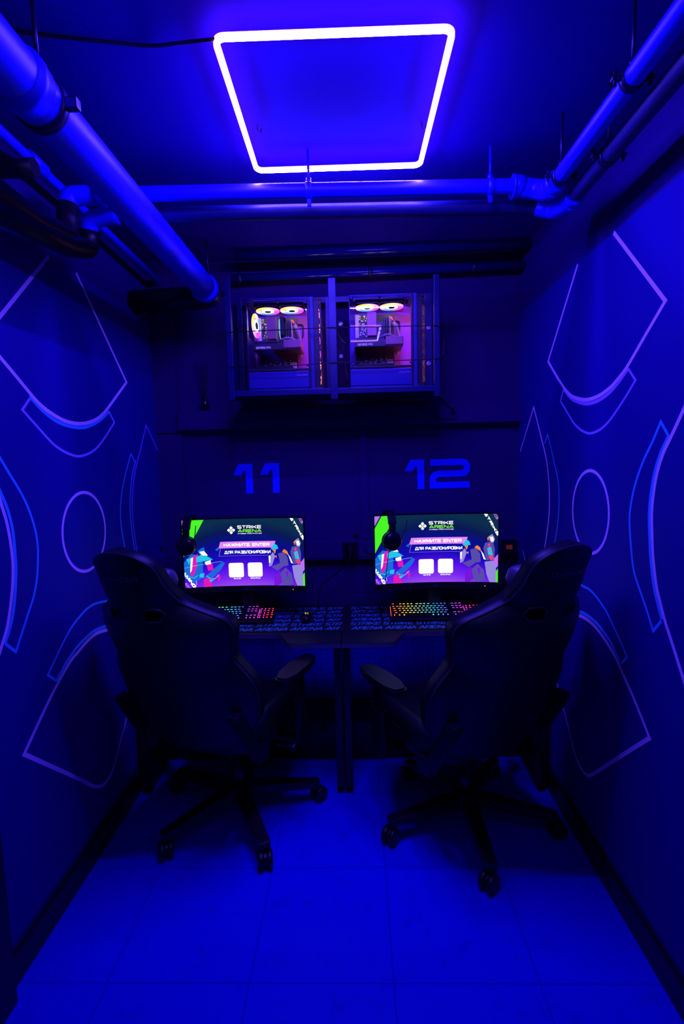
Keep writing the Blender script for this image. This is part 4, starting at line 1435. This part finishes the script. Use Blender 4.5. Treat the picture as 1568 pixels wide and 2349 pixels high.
def pc(loc, rz, tilt, label, rear_fan=True):
    t = thing('desktop_computer', label, 'computer', loc, rz, 'computers in the rack')
    t.rotation_euler.x = tilt
    W2, D, Hh = .158, .190, .418
    # shell: floor, lower shroud, back tray, left end, frame bars; the top is an open grille
    b = MB()
    b.box((-W2, .004, 0), (W2, D, .010), .002)
    b.box((-W2, 0, .010), (W2 - .012, D, .086), .003)
    b.build('case_body', M['case'], t)
    MB().box((-W2, D - .008, .086), (W2, D, Hh), .001).build('board_tray', M['tray'], t)
    b = MB()
    b.box((-W2, .002, .086), (-W2 + .004, D, .255), .001)
    b.box((-W2, .002, .255), (-W2 + .004, .03, Hh), .001)
    b.box((-W2, .17, .255), (-W2 + .004, D, Hh), .001)
    b.box((-W2, .002, .393), (-W2 + .004, D, Hh), .001)
    b.build('rear_panel', M['case'], t)
    b = MB()
    b.box((W2 - .030, -.002, .0), (W2 - .019, .014, Hh + .004), .003)
    b.box((W2 - .004, .012, .0), (W2 + .034, D, .012), .002)
    b.box((W2 - .004, .012, Hh - .008), (W2 + .034, D, Hh + .002), .002)
    b.box((W2 - .003, .014, .010), (W2 + .023, .020, Hh - .006), .001)  # black strip added to keep the gap beside the intake fans dark
    b.box((-W2, -.001, .088), (W2 - .014, .008, .100), .002)
    b.build('front_pillar', M['black'], t)
    MB().box((W2 - .018, -.003, 0), (W2 - .002, .012, Hh + .004), .002).build('front_trim', M['case'], t)
    b = MB()
    for y0, y1 in ((0, .012), (D - .012, D)):
        b.box((-W2, y0, Hh - .006), (W2, y1, Hh + .003), .001)
    for x0, x1 in ((-W2, -W2 + .02), (-.018, -.008), (W2 - .03, W2)):
        b.box((x0, 0, Hh - .006), (x1, D, Hh + .002), .001)
    b.build('top_frame', M['case'], t)
    MB().box((W2 + .022, .022, .013), (W2 + .034, D - .006, Hh - .009)).build('front_mesh', M['perf'], t)
    gp = MB()
    gp.box((-W2 + .004, -.0035, .102), (W2 - .031, -.0005, Hh - .002))
    gp.build('glass_panel', M['glass'], t)
    for x, z in ((-W2 + .012, .110), (W2 - .034, .110), (-W2 + .012, Hh - .012), (W2 - .034, Hh - .012)):
        k = MB()
        k.lathe([(.0055, -.0035), (.0055, -.007), (.004, -.008)], (x, 0, z), 'y', 14)
        k.build('thumb_screw', M['case'], t)
    zl = MB()
    letters(zl, 'ZALMAN', .070, .064, .052, .0085, .0016, lambda a, c: (a, -.0006, c))
    zl.build('brand_lettering', M['bolt'], t, recalc=False)
    # fans
    for x in (-.070, .047):
        fan(t, 'top_fan', (x, .098, Hh - .030), 'z')
    if rear_fan:
        fan(t, 'rear_fan', (-W2 + .030, .085, .318), 'x', rim=False).rotation_euler.z = -math.radians(9)
    for z, mm in ((.09, 'fan_orange'), (.21, 'fan_pink'), (.335, 'fan_orange')):
        fan(t, 'intake_fan', (W2 + .017, .10, z), 'x', .056, mm, False, False)
    # board and what sits on it
    MB().box((-.128, D - .024, .115), (.062, D - .018, .372)).build('motherboard', M['board'], t)
    ch_ = MB()
    rnd = random.Random(11)
    for k in range(150):
        x, z = -.125 + rnd.random() * .065, .225 + rnd.random() * .14
        if k > 85:
            x, z = -.11 + rnd.random() * .16, .118 + rnd.random() * .045
        w, w2 = .0012 + rnd.random() * .0032, .0012 + rnd.random() * .0032
        ch_.box((x - w, D - .024 - .002 - rnd.random() * .005, z - w2), (x + w, D - .023, z + w2))
    ch_.box((-.13, D - .06, .25), (-.112, D - .024, .365), .002)
    ch_.box((.022, D - .05, .118), (.055, D - .024, .150), .002)
    ch_.build('board_component', M['chip'], t)
    co_ = MB()
    for k in range(20):
        y = D - .135 + k * .0052
        co_.box((-.072, y, .250), (-.030, y + .002, .352))
    co_.box((-.072, D - .138, .352), (-.030, D - .03, .356))
    co_.build('cpu_cooler', M['heatsink'], t)
    if rear_fan:
        fan(t, 'cooler_fan', (-.012, D - .085, .305), 'x', .047, 'fan_cool', False)
    for k in range(4):
        MB().box((.012 + k * .0085, D - .068, .258), (.016 + k * .0085, D - .024, .352), .0005).build('memory_stick', M['chip'] if k == 3 else M['gpu'], t)
    g_ = MB()
    g_.box((-.135, D - .175, .190), (.092, D - .03, .222), .003)
    g_.box((-.128, D - .178, .222), (-.02, D - .05, .232), .002)
    g_.build('graphics_card', M['gpu'], t)
    gs = MB()
    gs.box((.010, D - .180, .196), (.094, D - .06, .234), .004)
    gs.build('card_shroud', M['heatsink'], t)
    gl_ = MB()
    letters(gl_, 'GEFORCE RTX', -.120, .196, .070, .0095, .0016, lambda a, c: (a, D - .1762, c))
    gl_.build('card_lettering', M['glowtext'], t, recalc=False)
    MB().box((-.12, .03, .105), (.05, .15, .116), .002).build('riser_cover', M['black'], t)
    kb_ = MB()
    kb_.tube(bend([(.048, D - .045, .335), (.060, D - .085, .315), (.078, D - .08, .27), (.080, D - .05, .235), (.078, D - .02, .18)], .03), .009, 10)
    kb_.build('power_lead', M['sleeve'], t)
    kb_ = MB()
    kb_.tube(bend([(-.02, D - .12, .240), (.02, D - .13, .256), (.055, D - .11, .250), (.09, D - .06, .225)], .02), .005, 8)
    kb_.build('power_lead', M['sleeve'], t)
    rd = MB()
    rd.tube([(.044, D - .07, .345), (.056, D - .08, .322)], .006, 8)
    rd.build('plug_block', M['rose'], t)
    gr = MB()
    gr.tube(bend([(.066, D - .012, .34), (.09, D - .012, .34), (.09, D - .012, .28), (.066, D - .012, .26)], .015), .004, 8)
    gr.build('cable_grommet', M['black'], t)
    return t


M['rose'] = mat('red plug', (.8, .05, .15), .4)
M['glowtext'] = mat('pale card lettering', (.7, .6, .8), .4, emit=(.7, .5, .9), power=.35)
pc((-.333, 2.462, CZ0 + .022), 0, math.radians(.6), 'left computer in the rack with a round rear fan glowing at its left', True)
pc((.148, 2.458, CZ0 + .022), 0, math.radians(.6), 'right computer in the rack with the square lamp mirrored in its glass', False)
cc = MB()
cc.tube(bend([(-.066, 2.50, 2.135), (-.055, 2.47, 2.10), (-.03, 2.47, 2.075), (-.015, 2.49, 2.09)], .03), .004, 8)
cc.tube(bend([(-.066, 2.50, 2.08), (-.045, 2.48, 2.075), (-.03, 2.50, 1.96), (-.02, 2.49, 1.90)], .03), .004, 8)
tag(cc.build('rear_cable', M['cable']), 'tangle of black cables between the middle post and the right computer', 'cable')

# things on the ledge
rdif = thing('reed_diffuser', 'small dark bottle of scent reeds on the ledge left of the rack', 'diffuser', (-.783, 2.727, 1.811))
b = MB()
b.lathe([(.020, 0), (.0215, .003), (.0215, .042), (.018, .052), (.010, .060), (.009, .074), (.011, .075), (.011, .082), (.008, .083)], (0, 0, 0), 'z', 24)
b.build('bottle', M['bottle'], rdif)
for dx, dy in ((-.038, .004), (-.030, -.006), (-.012, .006), (-.006, -.004), (.004, .004), (.020, .0), (.030, -.004), (.027, .006)):
    MB().cyl((dx * .1, dy * .1, .02), (dx, dy, .245), .0012, 6).build('reed', M['reed'], rdif)
jb = thing('junction_box', 'flat dark junction box on the front of the ledge right of the rack', 'box', (.485, 2.703, 1.774))
MB().box((-.046, -.012, -.040), (.046, 0, .036), .003).build('box_body', M['wall_end'], jb)
MB().lathe([(.008, 0), (.008, -.016), (.006, -.02)], (.028, -.012, -.006), 'y', 14).build('cable_gland', M['black'], jb)
MB().tube(bend([(.028, -.03, -.006), (.024, -.034, .012), (-.02, -.02, .046), (-.075, -.10, .075), (-.10, -.25, .072)], .03), .0042, 8).build('box_cable', M['cable'], jb)


# ------------------------------------------------------------------ gaming chairs
def boolean_cut(o, cutters):
    for c in cutters:
        md = o.modifiers.new('cut', 'BOOLEAN')
        md.object = c
        md.operation = 'DIFFERENCE'
        md.solver = 'EXACT'
    bpy.context.view_layer.update()
    dg = bpy.context.evaluated_depsgraph_get()
    me = bpy.data.meshes.new_from_object(o.evaluated_get(dg))
    o.modifiers.clear()
    old = o.data
    o.data = me
    bpy.data.meshes.remove(old)
    for c in cutters:
        mm = c.data
        bpy.data.objects.remove(c)
        bpy.data.meshes.remove(mm)


def interp(tab, v):
    """smooth curve through a table of (position, value)"""
    n = len(tab)
    for i in range(n - 1):
        if v <= tab[i + 1][0] or i == n - 2:
            (a, x), (b, y) = tab[i], tab[i + 1]
            h = b - a
            m0 = (y - tab[i - 1][1]) / (b - tab[i - 1][0]) if i else (y - x) / h
            m1 = (tab[i + 2][1] - x) / (tab[i + 2][0] - a) if i < n - 2 else (y - x) / h
            s = max(0, min(1, (v - a) / h))
            return (2 * s ** 3 - 3 * s * s + 1) * x + (s ** 3 - 2 * s * s + s) * h * m0 + (3 * s * s - 2 * s ** 3) * y + (s ** 3 - s * s) * h * m1


BL, REC = .873, .36
BASE = Vector((0, -.235, .45))
HWT = [(0, .225), (.06, .262), (.14, .300), (.25, .318), (.34, .310), (.40, .283), (.45, .262), (.53, .276), (.60, .288), (.65, .270), (.70, .205), (.75, .150), (.80, .142), (.86, .130), (.92, .120), (1, .11)]
WNG = [(0, .060), (.12, .085), (.25, .105), (.37, .108), (.50, .108), (.62, .118), (.72, .082), (.82, .043), (.92, .028), (1, 0)]


def back_pt(u, v, side):
    """u -1..1, v 0..1; side +1 front, -1 rear"""
    hw = interp(HWT, min(v, .88))
    if v > .88:
        hw *= max(.02, 1 - ((v - .88) / .12) ** 2.6) ** .5
    d = Vector((0, -math.sin(REC), math.cos(REC)))
    n = Vector((0, math.cos(REC), math.sin(REC)))
    w = interp(WNG, v) * abs(u) ** 2.4
    th = .050 * (1 - .45 * abs(u) ** 5) * (1 - .35 * max(0, (v - .85) / .15) ** 2)
    bow = .013 * math.sin(PI * v)
    o = th if side > 0 else -th * .55
    bol = .030 * math.exp(-((abs(u) - .74) / .15) ** 2) * (1 if side > 0 else .15) * (1 - max(0, min(1, (v - .72) / .2)))
    q = BASE + d * (v * BL) + n * (w - bow + o + (bol if side > 0 else 0))
    return Vector((u * hw, q.y, q.z))


def make_chair():
    t = thing('gaming_chair', '', 'chair', (0, 0, 0), 0, 'racing style gaming chairs')
    nu, nv = 32, 60
    b = MB()
    us = lambda i: math.sin((i / nu * 2 - 1) * PI / 2) * .35 + (i / nu * 2 - 1) * .65
    vs_ = lambda j: 1 - (1 - j / nv) ** 1.35
    F = [[b.bm.verts.new(back_pt(us(i), vs_(j), 1)) for i in range(nu + 1)] for j in range(nv + 1)]
    R = [[b.bm.verts.new(back_pt(us(i), vs_(j), -1)) for i in range(nu + 1)] for j in range(nv + 1)]
    fs = []
    for j in range(nv):
        for i in range(nu):
            fs.append(b.face([F[j][i], F[j][i + 1], F[j + 1][i + 1], F[j + 1][i]]))
            fs.append(b.face([R[j][i + 1], R[j][i], R[j + 1][i], R[j + 1][i + 1]]))
        fs.append(b.face([F[j][0], F[j + 1][0], R[j + 1][0], R[j][0]]))
        fs.append(b.face([F[j + 1][nu], F[j][nu], R[j][nu], R[j + 1][nu]]))
    for i in range(nu):
        fs.append(b.face([F[0][i + 1], F[0][i], R[0][i], R[0][i + 1]]))
        fs.append(b.face([F[nv][i], F[nv][i + 1], R[nv][i + 1], R[nv][i]]))
    for f in fs:
        f.smooth = True
    back = b.build('backrest', M['leather'], t)
    d = Vector((0, -math.sin(REC), math.cos(REC)))
    n = Vector((0, math.cos(REC), math.sin(REC)))
    cuts = []
    for s in (-1, 1):
        c = MB()
        poly = [(.050, .756), (.072, .772), (.104, .756), (.120, .730), (.100, .708), (.054, .716)]
        pts = [(s * a, v * BL) for a, v in poly]
        c.prism(pts, lambda a, q, k: Vector((a, 0, 0)) + BASE + d * q + n * (k - .15), .36)
        cuts.append(c.build('cut', M['black']))
    boolean_cut(back, cuts)
    for s in (-1, 1):
        poly = [(.050, .756), (.072, .772), (.104, .756), (.120, .730), (.100, .708), (.054, .716)]
        ring = []
        for a, v in poly:
            u = s * a / interp(HWT, v)
            q = back_pt(u, v, -1)
            ring.append(q - n * .002)
        k = MB()
        k.tube(bend(ring + [ring[0]], .008, 3), .0045, 8)
        k.build('harness_rim', M['piping'], t)
    pp = MB()
    per = [back_pt(1, 1 - (1 - v / 80) ** 1.5, -1) for v in range(3, 81)] + [back_pt(-1, 1 - (1 - v / 80) ** 1.5, -1) for v in range(80, 2, -1)]
    pp.tube(per, .0045, 8)
    pp.build('piping', M['piping'], t)
    tx = MB()

    def rear(a, q):
        v = .893 + q / BL
        return back_pt(a / interp(HWT, v), v, -1) - n * .0025
    letters(tx, 'DXRACER', -.075, 0, .150, .017, .0036, rear)
    tx.build('brand_lettering', M['thread'], t, recalc=False)
    # neck pillow
    hp = MB()

    def pil(u, v):
        a, ph = 2 * PI * u, (v - .5) * PI
        sx = lambda k, e: math.copysign(abs(k) ** e, k)
        x = .108 * sx(math.cos(ph), .5) * sx(math.cos(a), .55)
        z = .048 * sx(math.cos(ph), .5) * sx(math.sin(a), .6)
        y = .042 * sx(math.sin(ph), .8)
        return Vector((x, 0, 0)) + BASE + d * (.815 * BL + z) + n * (.058 + y + .05 * (abs(x) / .118) ** 2)
    hp.grid(pil, 36, 14, True)
    hp.build('neck_pillow', M['pillow'], t)
    # seat
    st = MB()

    def seat(u, v):
        a, ph = 2 * PI * u, (v - .5) * PI
        sx = lambda k, e: math.copysign(abs(k) ** e, k)
        x = .265 * sx(math.cos(ph), .35) * sx(math.cos(a), .5)
        y = .265 * sx(math.cos(ph), .35) * sx(math.sin(a), .5) + .055
        z = .055 * sx(math.sin(ph), .5)
        if z > 0:
            z += .040 * math.exp(-((abs(x) - .225) / .045) ** 2) - .012 * (y - .05)
        return Vector((x, y, .445 + z))
    st.grid(seat, 56, 18, True)
    st.build('seat', M['leather'], t)
    sp_ = MB()
    for s in (-1, 1):
        for dz in (.0, .022):
            sp_.tube([(s * (.266 - abs(k) * .006), .055 + k * .06, .452 + dz) for k in range(-3, 5)], .0028, 6)
    sp_.build('seat_piping', M['piping'], t)
    for s in (-1, 1):
        h = MB()
        h.bar((s * .262, -.09, .395), (s * .272, -.185, .425), .012, .070, up=(0, 0, 1), bev=.004)
        h.bar((s * .272, -.185, .425), (s * .262, -.30, .62), .012, .060, up=(0, .5, 1), bev=.004)
        h.box((s * .258 - .020, -.325, .612), (s * .258 + .020, -.280, .642), .004)
        h.build('recline_bracket', M['metalblk'], t)
        a = MB()
        a.bar((s * .20, .06, .372), (s * .330, .06, .372), .06, .016, up=(0, 0, 1), bev=.003)
        a.box((s * .337 - .013, .025, .365), (s * .337 + .013, .095, .56), .006)
        a.box((s * .337 - .010, .035, .55), (s * .337 + .010, .085, .665), .004)
        a.build('armrest_post', M['black'], t)
        p = MB()
        poly = [(-.032, -.13), (-.040, -.08), (-.043, .02), (-.040, .09), (-.026, .128), (0, .138), (.026, .128), (.040, .09), (.043, .02), (.040, -.08), (.032, -.13), (.016, -.142), (-.016, -.142)]
        p.prism([(s * .330 + x, .05 + y) for x, y in poly], lambda q, w, k: (q, w, .668 + k), .030)
        bmesh.ops.bevel(p.bm, geom=[e for e in p.bm.edges if abs(e.verts[0].co.z - e.verts[1].co.z) < 1e-5], offset=.008, segments=2, affect='EDGES', clamp_overlap=True)
        p.build('armrest_pad', M['black'], t)
    lv = MB()
    lv.tube(bend([(.22, -.02, .375), (.30, -.02, .372), (.335, -.02, .385)], .02), .005, 8)
    lv.lathe([(.010, -.03), (.012, 0), (.010, .03)], (.345, -.02, .388), 'y', 12)
    lv.build('tilt_lever', M['black'], t)
    mc = MB()
    mc.box((-.10, -.12, .335), (.10, .16, .385), .008)
    mc.build('tilt_mechanism', M['metalblk'], t)
    gs = MB()
    gs.lathe([(.030, .085), (.030, .24), (.022, .245), (.022, .345)], (0, 0, 0), 'z', 24)
    gs.build('gas_lift', M['blackgloss'], t)
    hb_ = MB()
    hb_.lathe([(.050, .075), (.060, .085), (.060, .125), (.045, .145)], (0, 0, 0), 'z', 24)
    hb_.build('base_hub', M['black'], t)
    for k in range(5):
        a = 2 * PI * k / 5
        ca, sa = math.cos(a), math.sin(a)
        l = MB()
        l.bar((.035 * ca, .035 * sa, .112), (.20 * ca, .20 * sa, .100), .060, .044, bev=.006, w2=.052, h2=.038)
        l.bar((.19 * ca, .19 * sa, .1005), (.358 * ca, .358 * sa, .086), .052, .038, bev=.006, w2=.042, h2=.030)
        L = l.build('base_leg', M['black'], t)
        c = MB()
        rot = a + (.6, -.9, .4, 1.2, -.3)[k]
        cr_, sr_ = math.cos(rot), math.sin(rot)
        cx, cy = .345 * ca, .345 * sa
        c.cyl((cx, cy, .045), (cx, cy, .075), .010, 10)
        for s in (-1, 1):
            ax = Vector((-sr_, cr_, 0))
            o = Vector((cx + cr_ * .012, cy + sr_ * .012, .0335))
            c.tube([o + ax * (s * .006), o + ax * (s * .010), o + ax * (s * .024), o + ax * (s * .028)], .033, 20, radii=[.029, .0335, .0335, .027])
        c.tube([Vector((cx + cr_ * .012, cy + sr_ * .012, .036)) + Vector((-sr_, cr_, 0)) * s for s in (-.027, .027)], .025, 16)
        c.build('caster', M['black'], L)
    return t


M['pillow'] = mat('grey violet neck pillow', (.10, .09, .14), .35, bump=.2, bscale=300)
ch1 = make_chair()
ch1['label'] = 'black gaming chair at the left desk turned towards the middle'


def turn_base(root, world_deg, dx):
    """swing the five-star foot under the seat without turning the seat; dx = how far the foot stands off the seat's middle"""
    v = Matrix.Rotation(-root.rotation_euler.z, 3, 'Z') @ Vector((dx, 0, 0))
    for o in C.objects:
        if o.parent == root and o.name.startswith(('base_leg', 'base_hub', 'gas_lift')):
            o.location = v
            if o.name.startswith('base_leg'):
                o.rotation_euler.z = math.radians(world_deg) - root.rotation_euler.z


ch1.location = (-.585, 2.099, 0)
ch1.rotation_euler.z = -math.radians(20.2)
ch2 = dup(ch1, (.400, 2.033, 0), math.radians(28.5), 'black gaming chair at the right desk turned towards the middle')
turn_base(ch1, 11, .042)
turn_base(ch2, 200, .042)
